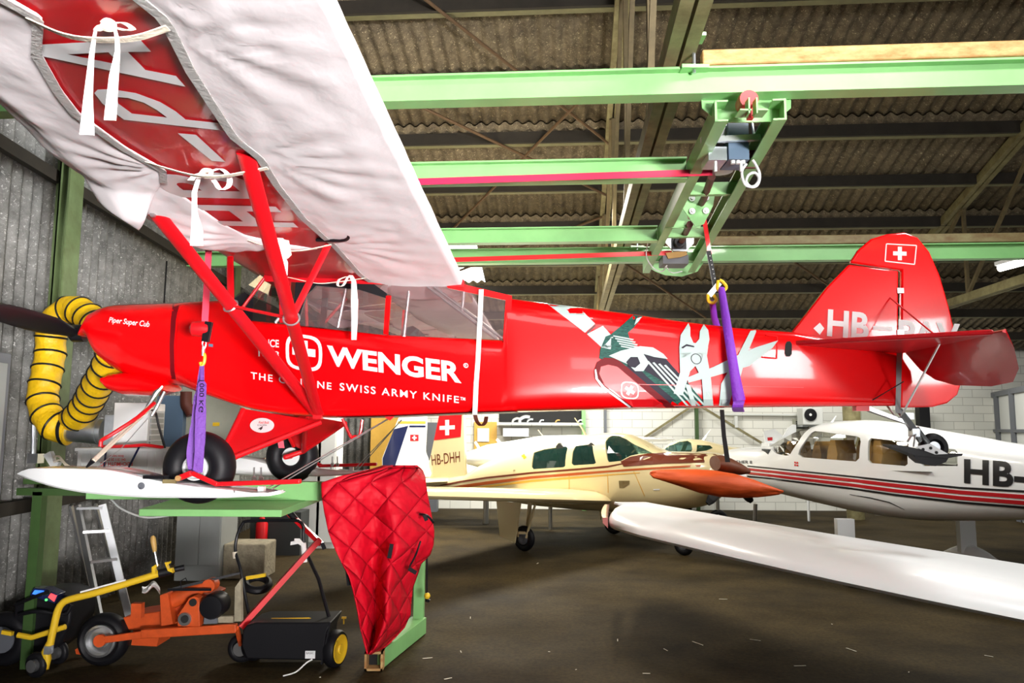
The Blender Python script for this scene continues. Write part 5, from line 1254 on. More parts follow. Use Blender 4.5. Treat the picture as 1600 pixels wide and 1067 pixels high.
# ---- distant aircraft
def sheet(pts, Y, t, name, m, par=None, dirn=(0, 1, 0)): return MB().prism([W(x, y, Y) for x, y in pts], Vector(dirn) * t).build(name, M[m], par, 30)
t = thing('airplane', 'distant white airplane tail with a slanting dark blue stripe and small Swiss flag', 'airplane', tuple(Vector((W(635, 740, 16).x, 16, 0))))
f_ = sheet([(628, 640), (668, 638), (665, 706), (669, 716), (672, 745), (597, 745), (597, 716)], 16, .08, 'tail_fin', 'white', t)
flat = lambda Y: (lambda x, y: W(x, y, Y - .01))
decal([[(615.5, 670.5), (638, 665), (615, 735), (598, 735), (598, 716)], [(640, 664.5), (665, 664.5), (665, 667.5), (639, 667.5)]], flat(16), 'blue_stripe', M['navy'], f_)
decal([[(622, 658), (665, 658), (665, 662), (621, 662)]], flat(16), 'gold_stripe', M['gold'], f_)
fl = decal([[(641, 679), (654, 679), (654, 689), (641, 689)]], flat(16), 'flag', M['stripe_r'], f_); decal([cross((647.5, 684), 3.6, 0, .32)], flat(15.98), 'flag_cross', M['decal_w'], f_)
rr = [[W(x, cy, 16.3) + Vector((0, r * math.cos(q), r * math.sin(q))) for q in [2 * PI * k / 12 for k in range(12)]] for x, cy, r in ((590, 742, .08), (640, 740, .2), (760, 735, .45), (800, 735, .4))]
MB().rings(rr).build('tail_cone', M['white'], t, 60)
MB().tube(W(760, 735, 16.3), Vector((W(760, 735, 16.3).x, 16.3, 0)), .06, 8).build('gear_leg', M['steel'], t)
t = thing('airplane', 'second cream airplane with green-tinted windows, far back beside the block wall', 'airplane', tuple(Vector((W(1090, 740, 15.5).x, 15.5, 0))))
DP = Plane((W(1090, 700, 15.5).x, 15.5), (1, 0))
DL = Loft(DP, [(985, 716), (1000, 706), (1030, 703), (1040, 701), (1052, 692), (1066, 687), (1080, 685.5), (1100, 687), (1120, 692), (1145, 698), (1180, 702), (1240, 708)], [(985, 724), (1010, 736), (1060, 742), (1120, 742), (1180, 732), (1240, 716)], [(-1.5, .3), (-1, .5), (.5, .5), (2, .1)], [(-1.5, 2.5), (2, 2.3)], .4, .6)
d1 = [(1037, 703), (1046, 696), (1060, 690), (1074, 688.5), (1080, 692), (1082, 702), (1079, 709), (1060, 708)]; d2 = [(1089, 695), (1110, 696), (1114, 700), (1104, 704), (1088, 706)]
hull(DL, DP.sz(985, 720, .3)[0], DP.sz(1240, 710, .1)[0], M['cream'], t, (d1, d2), step=.2)
pane(DL, d1, M['pane_g'], t, 'windshield'); pane(DL, d2, M['pane_g'], t)
MB().path([DP.pt(*DP.sz(1110, 671, 0), 0), DP.pt(*DP.sz(1103, 681, 0), 0), DP.pt(*DP.sz(1097, 690, 0), 0)], [.01, .05, .09], 8, True, .3).build('antenna', M['white'], t)
for x in (1000, 1120): 
    p_ = W(x, 730, 15.5); wheel((p_.x, 15.5, .2), (0, 1, 0), .2, t); MB().tube((p_.x, 15.5, .2), (p_.x, 15.5, p_.z), .04, 8).build('gear_leg', M['steel'], t)
t = thing('airplane', 'distant white airplane wing with a dark tip light in front of the block wall', 'airplane', tuple(Vector((W(1000, 700, 17.2).x, 17.2, 0))))
MB().rings([[W(x, y + dy * s, 17.2 + dz * s) for dy, dz in ((-4, 0), (-1, -.5), (3, 0), (0, .8))] for x, y, s in ((930, 687, 1.3), (1040, 687, 1), (1055, 686, .4))]).build('wing', M['white'], t, 30)
MB().bar(W(930, 700, 17.3), W(1000, 700, 17.3), .5, .5).tube(W(960, 700, 17.3), Vector((W(960, 700, 17.3).x, 17.3, 0)), .04, 8).build('fuselage', M['white'], t, 30, bevel=.1)
t = thing('airplane', 'distant white airplane tail with a red flag, just left of the striped airplane windshield', 'airplane', tuple(Vector((W(1215, 740, 17).x, 17, 0))))
f_ = sheet([(1193, 674), (1211, 670), (1223, 681), (1206, 697), (1198, 700)], 17, .06, 'tail_fin', 'white', t)
decal([[(1199, 683.5), (1207, 683), (1207, 688), (1199.5, 688.5)]], flat(17), 'flag', M['stripe_r'], f_)
sheet([(1219, 690), (1232, 668), (1240, 663), (1244, 664), (1244, 690), (1215, 700)], 17.2, .06, 'tailplane', 'white', t)
MB().bar(W(1195, 706, 17), W(1330, 712, 17), .5, .4).tube(W(1260, 706, 17), Vector((W(1260, 706, 17).x, 17, 0)), .03, 8).build('fuselage', M['white'], t, 30, bevel=.1)
t = thing('airplane', 'silver-grey airplane back seen between the cream tail fin and cabin', 'airplane', tuple(Vector((W(800, 740, 15.4).x, 15.4, 0))))
MB().rings([[W(x, cy, 15.4) + Vector((0, r * math.cos(q), r * .8 * math.sin(q))) for q in [2 * PI * k / 16 for k in range(16)]] for x, cy, r in ((730, 716, .15), (760, 714, .3), (850, 707, .42), (930, 706, .42), (960, 712, .2))]).build('fuselage', M['doorw'], t, 60)
MB().tube(W(776, 686, 15.4), W(792, 704, 15.4), .03, 6).tube(W(742, 690, 15.4), W(756, 712, 15.4), .03, 6).build('antenna', M['white'], t)
MB().tube(W(860, 710, 15.4), Vector((W(860, 710, 15.4).x, 15.4, 0)), .04, 8).build('gear_leg', M['steel'], t)
# ---- things along the far wall
def wallbox(x0, y0, x1, y1, Y, d, name, m, label, cat, bevel=0, floor=False):
    a, b = W(x0, y0, Y), W(x1, y1, Y)
    if floor: b.z = 0.0
    return tag(MB().bbox((a.x, Y, a.z), (b.x, Y + d, b.z)).build(name, M[m], None, 0, bevel=bevel), label, cat)
wallbox(741, 659, 776, 712, 19.1, .1, 'board', 'amber', 'orange-yellow board mounted on the far wall behind the cream tail', 'board')
wallbox(746, 669, 764, 690, 19.06, .04, 'poster', 'white', 'white sheet on the orange-yellow board', 'poster')
wallbox(786, 669, 826, 682, 18.72, .49, 'storage_box', 'white', 'long white box high on the far wall, right of the orange board', 'box')
a, b = W(780, 640, 19.15), W(911, 660, 19.15)
o = MB().bbox((a.x, 19.14, a.z), (b.x, 19.2, b.z)).build('window_5', M['dark'], None, 0); struct(o)
tag(MB().bbox(W(778, 660, 18.6), W(911, 663, 18.6) + Vector((0, .5, 0))).build('wall_shelf', M['white'], None, 0), 'long white shelf under the dark opening in the far wall', 'shelf')
random.seed(4)
for k, (x, r, m_) in enumerate(((801, 5, 'steel'), (812, 7, 'alu'), (824, 4, 'galv'), (843, 3, 'plastic_w'), (868, 3, 'wood'), (903, 3, 'plastic_w'))):
    lab = ['coiled wire at the left end of the far wall shelf', 'curved bundle of grey pipes lying on the far wall shelf', 'short grey tube beside the curved pipes on the far shelf', 'small white container midway along the far wall shelf', 'small brown item on the far wall shelf right of its middle', 'small white container at the right end of the far wall shelf'][k]
    p_ = W(x, 660, 18.8); tag(MB().path(spline([p_, p_ + Vector((.02, 0, r * .012)), p_ + Vector((r * .02, 0, r * .02)), p_ + Vector((r * .035, 0, r * .018))], 4), r * .006, 6).build('shelf_item', M[m_], None), lab, 'small part')
wallbox(909, 636, 915, 672, 18.9, .1, 'door_post', 'green', 'light green post at the right end of the wall shelf', 'post', floor=True)
t = thing('air_conditioner', 'white outdoor air conditioner with a round black fan, above the striped airplane', 'air conditioner', tuple(W(1269, 665, 18.6)))
a, b = W(1254, 637, 18.6), W(1287, 664, 18.6); MB().bbox((a.x, 18.6, a.z), (b.x, 19.0, b.z)).build('casing', M['doorw'], t, 0, bevel=.02)
g_ = MB().lathe(W(1266.5, 648, 18.58), (0, -1, 0), [(0, .15), (.012, .15), (.014, .14)], 28).build('fan_grille', M['blackg'], t); MB().lathe(W(1266.5, 648, 18.55), (0, -1, 0), [(0, .035), (.01, .03)], 16).build('fan_hub', M['white'], g_)
a, b = W(1254, 664, 18.7), W(1287, 667, 18.7); MB().bbox((a.x, 18.7, a.z), (b.x, 19.2, b.z)).build('wall_bracket', M['galv'], t, 0)
t = thing('wall_vent', 'beige framed louvre vent below and left of the air conditioner', 'vent', tuple(W(1252, 673, 19.1)))
a, b = W(1240, 654, 19.1), W(1263, 673, 19.1); MB().bbox((a.x, 19.08, a.z), (b.x, 19.19, b.z)).build('frame', M['beige'], t, 0)
a, b = W(1243, 657, 19.1), W(1261, 670, 19.1); vb = MB()
for k in range(4): vb.bbox((a.x, 19.06, b.z + (a.z - b.z) * (k + .1) / 4), (b.x, 19.08, b.z + (a.z - b.z) * (k + .75) / 4))
vb.build('louvre', M['cabin'], t, 0)
wallbox(1131, 646, 1250, 649.5, 19.05, .1, 'cable_duct', 'doorw', 'long white cable duct running along the far block wall', 'cable duct')
wallbox(1148, 650, 1153, 668, 19.05, .1, 'cable_duct', 'doorw', 'short upright white cable duct below the long one', 'cable duct')
wallbox(944, 634, 948, 676, 19.0, .12, 'drain_pipe', 'greyd', 'dark upright pipe on the far block wall beside the light green post', 'pipe', floor=True)
wallbox(1436, 634, 1456, 700, 18.7, .2, 'door_frame', 'blackg', 'black upright door frame behind the back of the striped airplane', 'door frame', floor=True)
wallbox(1346, 640, 1436, 700, 18.9, .1, 'wall_panel', 'beige', 'grey-beige panel on the far wall right of the round olive column', 'panel')
wallbox(580, 652, 622, 745, 17.8, .3, 'folding_door', 'amber', 'ochre yellow door leaf in the far left corner', 'door', floor=True)
wallbox(522, 668, 532, 745, 17.4, .1, 'door_edge', 'amber', 'narrow orange upright board beside the pale locker in the far corner', 'board', floor=True)
wallbox(668, 660, 684, 718, 18.4, .4, 'cupboard', 'greyd', 'dark grey cupboard front between the two distant tail fins', 'cupboard', floor=True)
t = thing('locker', 'pale cream locker with two doors in the far left corner behind the landing gear', 'locker', tuple(Vector((W(505, 745, 12.9).x, 12.9, 0))))
a, b = W(474, 648, 12.9), W(521, 860, 12.9); z0 = 0
MB().bbox((a.x, 12.9, z0), (b.x, 13.4, a.z)).build('body', M['doorw'], t, 0)
for x0, x1 in ((476, 497), (499, 519)):
    c, d = W(x0, 655, 12.88), W(x1, 858, 12.88); dr = MB().bbox((c.x, 12.87, .1), (d.x, 12.9, c.z)).build('door', M['doorw'], t, 0, bevel=.004); MB().box(W(x1 - 2, 735, 12.86), (.02, .03, .10)).build('handle', M['greyd'], dr)
# fluorescent fitting under the right truss
t = thing('ceiling_lamp', 'bright fluorescent ceiling fitting hanging under the right-hand truss', 'ceiling lamp', tuple(W(1588, 412, 9.6)))
a = W(1562, 419, 9.9); b = W(1640, 398, 9.2)
MB().bar(a + U * .05, b + U * .05, .16, .05).build('housing', M['white'], t); MB().tube(a, b, .045, 10).build('tube', M['lamp'], t)
MB().tube(a.lerp(b, .2), a.lerp(b, .2) + U * .35, .008, 6).tube(a.lerp(b, .8), a.lerp(b, .8) + U * .35, .008, 6).build('suspension_rod', M['steel'], t)
# ================================================================== LEFT CORNER
# front-row steel stand carrying nothing but the quilt
t = thing('steel_stand', 'green welded steel stand with a long top beam and a foot reaching toward the camera', 'stand', (-.9, 6.9, 0))
Yb = 6.35
za = W(450, 752, Yb).z; zb_ = W(450, 781, Yb).z
MB().bar((W(140, 760, Yb).x, Yb, (za + zb_) / 2), (W(600, 760, Yb).x, Yb, (za + zb_) / 2), .10, za - zb_).build('top_beam', M['green'], t, 30, bevel=.004)
pl_ = [Vector((W(217, 799, 5.6).x, 5.6, zb_ - .05)), Vector((W(440, 795, 5.6).x, 5.6, zb_ - .05)), Vector((W(505, 782, 6.9).x, 6.9, zb_ - .05)), Vector((W(300, 782, 6.9).x, 6.9, zb_ - .05))]
MB().prism(pl_, (0, 0, .05)).build('cross_plate', M['green'], t, 30, bevel=.004)
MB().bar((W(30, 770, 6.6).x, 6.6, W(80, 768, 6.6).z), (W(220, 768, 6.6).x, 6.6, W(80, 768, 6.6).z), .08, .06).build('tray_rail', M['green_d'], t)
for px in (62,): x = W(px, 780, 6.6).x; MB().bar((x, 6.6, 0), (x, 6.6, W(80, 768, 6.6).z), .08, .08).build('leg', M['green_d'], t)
MB().bbox((W(45, 760, 6.5).x, 6.42, za - .04), (W(285, 760, 6.5).x, 7.5, za)).build('shade_deck', M['green_d'], t, 0)  # deck added to keep overhead light off the clutter below
cx = W(654, 985, 7.7); xC = cx.x
MB().bar((xC, 7.7, .0), (xC, 7.7, 1.05), .10, .10).build('column', M['green'], t, 30, bevel=.004)
MB().bar((xC, 7.7, 1.05), (W(595, 760, Yb).x, Yb, (za + zb_) / 2), .09, .09).build('top_brace', M['green'], t, 30)
fn_, ff = Vector((W(586, 1045, 6.62).x, 6.6, .085)), Vector((xC, 7.72, .085))
ft = MB().bar(fn_ + Vector((0, .05, 0)), ff, .15, .15).build('foot', M['green'], t, 30, bevel=.004)
e_ = MB(); d_ = (ff - fn_).normalized()
for q, s in (((.066, 0), (.018, .15)), ((-.066, 0), (.018, .15)), ((0, .066), (.15, .018)), ((0, -.066), (.15, .018))):
    e_.box(fn_ + Vector((q[0], 0, q[1])), (s[0], .12, s[1]))
e_.build('rusted_end', M['rust'], ft); MB().box(fn_ + Vector((0, .052, 0)), (.115, .01, .115)).build('open_end', M['dark'], ft)
t = thing('pendant_control', 'thin black cord with a yellow ball and black knob hanging beside the green column', 'pull cord', tuple(W(667, 930, 7.4)))
MB().tube(W(667, 810, 7.4), W(667, 928, 7.4), .008, 6).build('cord', M['blackg'], t); MB().lathe(W(667.5, 931, 7.4), (0, 0, 1), [(-.03, .005), (-.022, .022), (0, .03), (.022, .022), (.03, .005)], 16).build('ball', M['yellow'], t, 80)
MB().lathe(W(668, 937.5, 7.4), (.3, 0, 1), [(-.015, .02), (.01, .024)], 12).build('knob', M['blackg'], t)
# red quilt
qt = thing('quilted_blanket', 'red diamond-quilted engine blanket draped over the end of the green beam', 'blanket', tuple(W(590, 1020, 6.2)))
Lq = [(728, 598, 652), (735, 575, 660), (745, 530, 664), (755, 502, 665), (775, 503, 668), (800, 507, 673), (830, 513, 678), (850, 520, 677), (866, 527, 672), (880, 534, 658), (900, 545, 651), (920, 551, 644), (940, 556, 642), (960, 560, 641), (980, 563, 632), (995, 567, 618), (1010, 571, 602), (1022, 574, 580)]
TL = [(y, a) for y, a, b in Lq]; TR = [(y, b) for y, a, b in Lq]
mq = M['quilt']; nt = mq.node_tree; bb = nt.nodes['Principled BSDF']
uv = nt.nodes.new('ShaderNodeTexCoord'); sx_ = nt.nodes.new('ShaderNodeSeparateXYZ'); nt.links.new(uv.outputs['UV'], sx_.inputs[0])
def mth(op, a, b=None, c=None):
    n = nt.nodes.new('ShaderNodeMath'); n.operation = op
    for i, q in enumerate((a, b, c)):
        if q is None: continue
        if isinstance(q, (int, float)): n.inputs[i].default_value = q
        else: nt.links.new(q, n.inputs[i])
    return n.outputs[0]
ua = mth('ADD', mth('MULTIPLY', sx_.outputs[0], 3.6), mth('MULTIPLY', sx_.outputs[1], 3.6)); ub = mth('SUBTRACT', mth('MULTIPLY', sx_.outputs[0], 3.6), mth('MULTIPLY', sx_.outputs[1], 3.6))
ha = mth('POWER', mth('ABSOLUTE', mth('SINE', mth('MULTIPLY', ua, PI))), .45); hb = mth('POWER', mth('ABSOLUTE', mth('SINE', mth('MULTIPLY', ub, PI))), .45)
hh = mth('MINIMUM', ha, hb); bp = nt.nodes.new('ShaderNodeBump'); bp.inputs['Strength'].default_value = 1.0; bp.inputs['Distance'].default_value = .03
n2 = nt.nodes.new('ShaderNodeTexNoise'); n2.inputs['Scale'].default_value = 7; tcq = uv; nt.links.new(uv.outputs['Object'], n2.inputs[0])
nt.links.new(mth('ADD', hh, mth('MULTIPLY', n2.outputs[0], 1.6)), bp.inputs['Height']); nt.links.new(bp.outputs[0], bb.inputs['Normal'])
def quilt(front):
    nu, nv = 70, 110; me_ = MB()
    def f(u, v):
        y = 728 + (1022 - 728) * v; xa_, xb_ = interp(TL, y), interp(TR, y); x = xa_ + (xb_ - xa_) * u
        # folds: vertical tubes, deeper toward the bottom; bulge around the beam at the top
        dep = .15 * math.sin(u * 10 + v * 2.2) * min(1, v * 1.6) + .05 * math.sin(u * 19 + v * 4 + 1) * min(1, v * 1.4)
        top = max(0, 1 - v / .14); bul = math.sqrt(max(0, 1 - top * top))
        Y = 6.42 - (.30 if front else -.05) * bul - dep * (1 if front else .3) + (0.35 * u * (v > .0))
        Y = Y - .10 * math.sin(PI * u) 
        return W(x, y, Y)
    me_.grid(f, nu, nv)
    o = me_.build('quilt_front' if front else 'quilt_back', mq, qt, 80, solid=.012)
    uvl = o.data.uv_layers.new(name='UVMap')
    for p_ in o.data.polygons:
        for li in p_.loop_indices:
            vi = o.data.loops[li].vertex_index; i, j = divmod(vi, nv + 1); uvl.data[li].uv = (i / nu * .9, j / nv * 1.6)
    return o
qf = quilt(True); quilt(False)
for a, b, Y in (((545, 885), (548, 912), 6.1), ((614, 848), (610, 870), 6.12), ((640, 886), (652, 893), 6.25), ((506, 846), (510, 856), 6.1), ((664, 803), (668, 812), 6.3)):
    q0 = W(*a, Y); q1 = W(*b, Y)
    # lay each webbing tab on the quilt front
    MB().bar(q0 + Vector((0, -.06, 0)), q1 + Vector((0, -.06, 0)), .03, .008, (0, -1, 0)).build('webbing_tab', M['blackg'], qf)
MB().path(spline([W(656, 803, 6.3), W(668, 806, 6.25), W(677, 816, 6.3)], 4), .01, 6).path(spline([W(657, 846, 6.3), W(650, 866, 6.2), (W(640, 885, 6.2))], 4), .008, 6).build('drawstring', M['blackg'], qf)
# tall grey locker at the left edge
t = thing('locker', 'tall grey metal locker numbered 14 at the left edge of the picture', 'locker', (-3.95, 5.6, 0))
xr_ = -4.02; yb_ = 6.15; zt_ = W(15, 553, yb_).z
MB().bbox((-4.36, 4.9, 0), (xr_, yb_, zt_)).build('body', M['greyd'], t, 0, bevel=.006)
d_ = MB().bbox((xr_, 4.95, .08), (xr_ + .015, yb_ - .06, zt_ - .08)).build('door', M['greymetal'], t, 0, bevel=.004)
text('14', [(5.62, zt_ - .27), (5.82, zt_ - .27), (5.82, zt_ - .15), (5.62, zt_ - .15)], lambda x, y: Vector((xr_ + .017, x, y)), 'door_number', M['decal_k'], d_, .02)
# grey tall cabinet, electrical cabinet above
t = thing('cabinet', 'tall grey two-door cabinet standing against the corrugated wall behind the mower', 'cabinet', (-4.5, 10.4, 0))
a, b = W(277, 800, 10.2), W(347, 800, 10.2); zt_ = W(300, 640, 10.2).z
MB().bbox((a.x, 10.2, 0), (b.x, 10.8, zt_)).build('body', M['greymetal'], t, 0, bevel=.006)
xm = W(314, 800, 10.2).x
for x0, x1 in ((a.x + .01, xm - .005), (xm + .005, b.x - .01)): MB().bbox((x0, 10.18, .2), (x1, 10.2, zt_ - .03)).build('door', M['greymetal'], t, 0, bevel=.003)
t = thing('electrical_cabinet', 'grey-green wall cabinet with a small yellow label above the near wheel', 'cabinet', tuple(W(330, 740, 9.6)))
a, b = W(285, 604, 9.6), W(373, 742, 9.6); MB().bbox((a.x, 9.6, b.z), (b.x, 9.95, a.z)).build('body', M['beige'], t, 0, bevel=.01)
MB().bbox((W(318, 620, 9.6).x, 9.58, b.z + .05), (b.x - .02, 9.6, a.z - .03)).build('door', M['beige'], t, 0, bevel=.004)
MB().bbox(W(332.5, 660, 9.57), W(342.5, 665.5, 9.57) + Vector((0, .015, 0))).build('yellow_label', M['yellow'], t, 0)
a, b = W(246, 618, 9.5), W(283, 705, 9.5); tag(MB().bbox((a.x, 9.5, b.z), (b.x, 9.8, a.z)).build('switch_box', M['bluegrey'], None, 0), 'dark blue-grey panel left of the grey-green cabinet', 'panel')
tag(MB().path(spline([W(291, 612, 9.52), W(291, 632, 9.52), W(296, 640, 9.52), W(300, 648, 9.52)], 4), .07, 10).build('flue_pipe', M['brownweb'], None), 'short dark brown bent pipe in front of the grey-green cabinet', 'pipe')
wallbox(349, 850, 412, 905, 10.3, .5, 'concrete_block', 'stone', 'pale rough concrete block on the floor beside the grey cabinet', 'concrete block', .02, True)
wallbox(392, 800, 468, 868, 12.2, .5, 'dark_crate', 'cabin', 'dark crate behind the black push handle under the stand', 'crate', 0, True)
wallbox(470, 868, 520, 884, 12.8, .3, 'board', 'wood', 'pale plywood board at the foot of the cream locker', 'board')
tag(MB().lathe(Vector((W(408, 850, 12.05).x, 12.05, 0)), (0, 0, 1), [(-.0, .09), (.5, .09), (.58, .04), (.66, .02)], 16).build('fire_extinguisher', M['redsteel'], None), 'dark red fire extinguisher on the floor behind the concrete block', 'fire extinguisher')
# heater and duct
t = thing('heater', 'white box heater with a grey grille front, on top of the plastic crate', 'heater', tuple(W(205, 700, 6.7)))
Yh = 6.55
a, b = W(179, 629, Yh), W(229, 699, Yh)
A0 = Vector((a.x, Yh, b.z)); w_ = b.x - a.x; h_ = a.z - b.z; dv = Vector((-.05, .42, 0))
MB().box8([A0, A0 + Vector((w_, 0, 0)), A0 + Vector((w_, 0, 0)) + dv, A0 + dv * 1.0, A0 + U * h_, A0 + Vector((w_, 0, h_)), A0 + Vector((w_, 0, h_)) + dv, A0 + dv + U * h_]).build('casing', M['plastic_w'], t, 0, bevel=.005)
B0 = A0 + Vector((w_ + .003, 0, 0)); nh = Vector((dv.y, -dv.x, 0)).normalized()
g_ = MB()
for k in range(6):
    z0, z1 = h_ * (.03 + k * .13), h_ * (.03 + k * .13 + .10)
    g_.prism([B0 + dv * .12 + U * z0, B0 + dv * .88 + U * z0, B0 + dv * .88 + U * z1, B0 + dv * .12 + U * z1], nh * .008)
g_.build('grille', M['greymetal'], t, 0)
MB().prism([B0 + dv * .1 + U * h_ * .82, B0 + dv * .9 + U * h_ * .82, B0 + dv * .9 + U * h_ * .97, B0 + dv * .1 + U * h_ * .97], nh * .01).build('control_panel', M['galv'], t, 0)
MB().path(spline([W(236, 640, 6.6), W(243, 645, 6.5), W(248, 665, 6.5), W(255, 690, 6.5), W(261, 714, 6.5)], 5), .010, 8).build('power_cable', M['blackg'], t)
MB().bbox(W(164, 648, 6.6), W(182, 699, 6.6) + Vector((0, .35, 0))).build('outlet_flange', M['galv'], t, 0)
c0_, c1_ = W(108, 672, 6.75), W(165, 674, 6.75)
dd = MB().lathe(c0_, c1_ - c0_, [(0, .098), ((c1_ - c0_).length * .8, .112), ((c1_ - c0_).length * .81, .118), ((c1_ - c0_).length * .86, .118), ((c1_ - c0_).length * .87, .112), ((c1_ - c0_).length, .112)], 30).build('duct_pipe', M['galv'], None, 40)
tag(dd, 'shiny galvanised round duct between the yellow hose and the white heater', 'duct')
# crate with mirrored lettering
t = thing('plastic_crate', 'white plastic crate with upside-down red lettering under the heater, strapped with blue cord', 'crate', tuple(W(195, 735, 6.4)))
a, b = W(121, 702, 6.4), W(262, 738, 6.4); zt_, zb2 = a.z, za
MB().bbox((a.x, 6.4, zb2 + .002), (b.x, 6.85, zt_)).build('body', M['plastic_w'], t, 0, bevel=.01)
MB().bbox((a.x - .015, 6.385, zt_ - .015), (b.x + .015, 6.865, zt_ + .012)).build('rim', M['plastic_w'], t, 0, bevel=.004)
r_ = MB()
for x in (126, 139, 229, 241, 252): p_ = W(x, 720, 6.4); r_.bbox((p_.x - .01, 6.388, zb2 + .01), (p_.x + .01, 6.4, zt_ - .02))
r_.build('rib', M['plastic_w'], t, 0)
crm = lambda x, y: W(x, y, 6.392)
text('REICHMUTH AG', [(207, 722), (157, 722), (157, 728), (207, 728)], crm, 'crate_lettering', M['redsteel'], t, .02)
text('041 311 20 22', [(196, 716), (167, 716), (167, 720), (196, 720)], crm, 'crate_lettering', M['redsteel'], t, .015)
text('Bitte retour', [(193, 711), (171, 711), (171, 714.5), (193, 714.5)], crm, 'crate_lettering', M['redsteel'], t, .01)
for p0, p1 in (((166, 699), (162, 735)), ((218, 697), (197, 738))): MB().path([W(*p0, 6.38), W(*p1, 6.37)], .009, 6).build('blue_cord', M['navy'], t)
tag(MB().path([W(160, 698, 6.36), W(200, 697, 6.3), (W(225, 695, 6.3)), W(255, 699, 6.4)], .014, 8).build('red_rope', M['redsteel'], None), 'red rope lying along the top edge of the white crate', 'rope')
# yellow hose
hs = [(150, 506, 6.75), (132, 490, 6.85), (118, 484, 6.9), (105, 486, 6.95), (88, 500, 6.95), (80, 525, 6.95), (79, 550, 6.95), (73, 585, 6.9), (67, 615, 6.85), (70, 640, 6.8), (82, 662, 6.75), (96, 670, 6.75), (110, 673, 6.75)]
def hose(pts, r, name_label):
    P = spline([W(*p) for p in pts], 12); n = len(P); L = [0]
    for a, b in zip(P, P[1:]): L.append(L[-1] + (b - a).length)
    R = [r * (1 + .03 * math.cos(2 * PI * l / .15)) for l in L]
    o = MB().path(P, R, 24).build('hose_fabric', M['hose'], name_label, 80)
    k = 0
    while k * .15 < L[-1]:
        s = k * .15; i = max(1, min(n - 2, sum(1 for l in L if l < s))); d = (P[i + 1] - P[i - 1]).normalized(); MB().torus(P[i], d + Vector((.0, .0, .12)), r * 1.03, .010, 28, 6).build('spiral_ring', M['black'], o); k += 1
    return o
t = thing('air_hose', 'yellow ribbed air hose with black rings looping from the engine cowl to the duct', 'hose', tuple(W(75, 690, 6.8)))
hose(hs, .125, t)
hose([(176, 552, 5.98), (166, 578, 6.12), (150, 605, 6.3), (138, 628, 6.5), (122, 650, 6.65), (108, 662, 6.8)], .115, t)
MB().lathe(W(100, 672, 6.75), Vector((1, 0, 0)), [(0, .13), (.012, .135), (.03, .13)], 26).build('hose_clamp', M['blackg'], t)
# socket bracket and bits on the stand
tag(MB().prism([W(x, y, 6.3) for x, y in ((67, 711), (78, 705), (80, 709), (83, 722), (92, 722), (88, 730), (80, 731))], (0, .05, 0)).build('cable_bracket', M['plastic_w'], None, 0), 'white angled plastic bracket standing on the left end of the ski', 'bracket')
tag(MB().path(spline([W(83, 714, 6.3), W(92, 713, 6.3), W(102, 724, 6.3), W(112, 731, 6.3)], 5), .008, 6).path(spline([W(84, 722, 6.3), W(95, 719, 6.3), W(106, 731, 6.3)], 5), .008, 6).build('cream_cable', M['tape'], None), 'cream twin cable running from the white bracket along the ski', 'cable')
wallbox(43, 709, 58, 724, 7.0, .1, 'junction_box', 'galv', 'small grey junction box under an upright pipe at the left wall', 'junction box')
tag(MB().tube(W(53, 640, 7.05), W(52, 709, 7.05), .02, 8).build('conduit_pipe', M['galv'], None), 'thin pale upright conduit above the junction box', 'pipe')
tag(MB().path(spline([W(172, 778, 6.5), W(190, 795, 6.4), W(225, 808, 6.3), W(260, 806, 6.2), W(283, 800, 6.2)], 5), .008, 6).build('hanging_cable', M['plastic_w'], None), 'pale cable sagging below the ski and green plate', 'cable')
tag(MB().path(spline([LW(10.2, 4.2, .12), LW(10.2, 3.4, .12), LW(10.3, 3.0, .12), LW(10.7, 3.02, .12), LW(10.75, 3.3, .12), LW(10.8, 3.6, .1)], 6), .012, 6).build('hanging_cable', M['blackg'], None), 'black cable hanging in a loop on the corrugated wall above the nose', 'cable')
# ---- ladder
t = thing('step_ladder', 'open aluminium step ladder standing below the left ski', 'ladder', (-4.2, 8.3, 0))
lr = lambda x, y, Y: W(x, y, Y)
f0, f1, g0, g1 = lr(121, 790, 7.95), lr(162, 958, 7.75), lr(160, 788, 8.0), lr(206, 935, 8.1)
for a, b in ((f0, f1), (g0, g1)):
    b = Vector((b.x, b.y, 0.0)); MB().bar(a, b, .03, .07).build('side_rail', M['alu'], t)
h0_, h1_ = lr(111, 790, 8.2), lr(147, 955, 8.7); i0, i1 = lr(149, 788, 8.3), lr(190, 930, 9.1)
for a, b in ((h0_, h1_), (i0, i1)): MB().bar(a, Vector((b.x, b.y, 0)), .025, .04).build('rear_rail', M['alu'], t)
for k, y in enumerate((786, 826, 867, 907)):
    u = (y - 790) / 168.0; u2 = (y - 5 - 788) / 147.0
    a = f0.lerp(Vector((f1.x, f1.y, 0)), max(u, 0.02)); z = a.z; v = (g0.z - z) / (g0.z); b = g0.lerp(Vector((g1.x, g1.y, 0)), max(v, 0.0)); MB().bar(a, b, .10, .025).build('step', M['alu'], t)
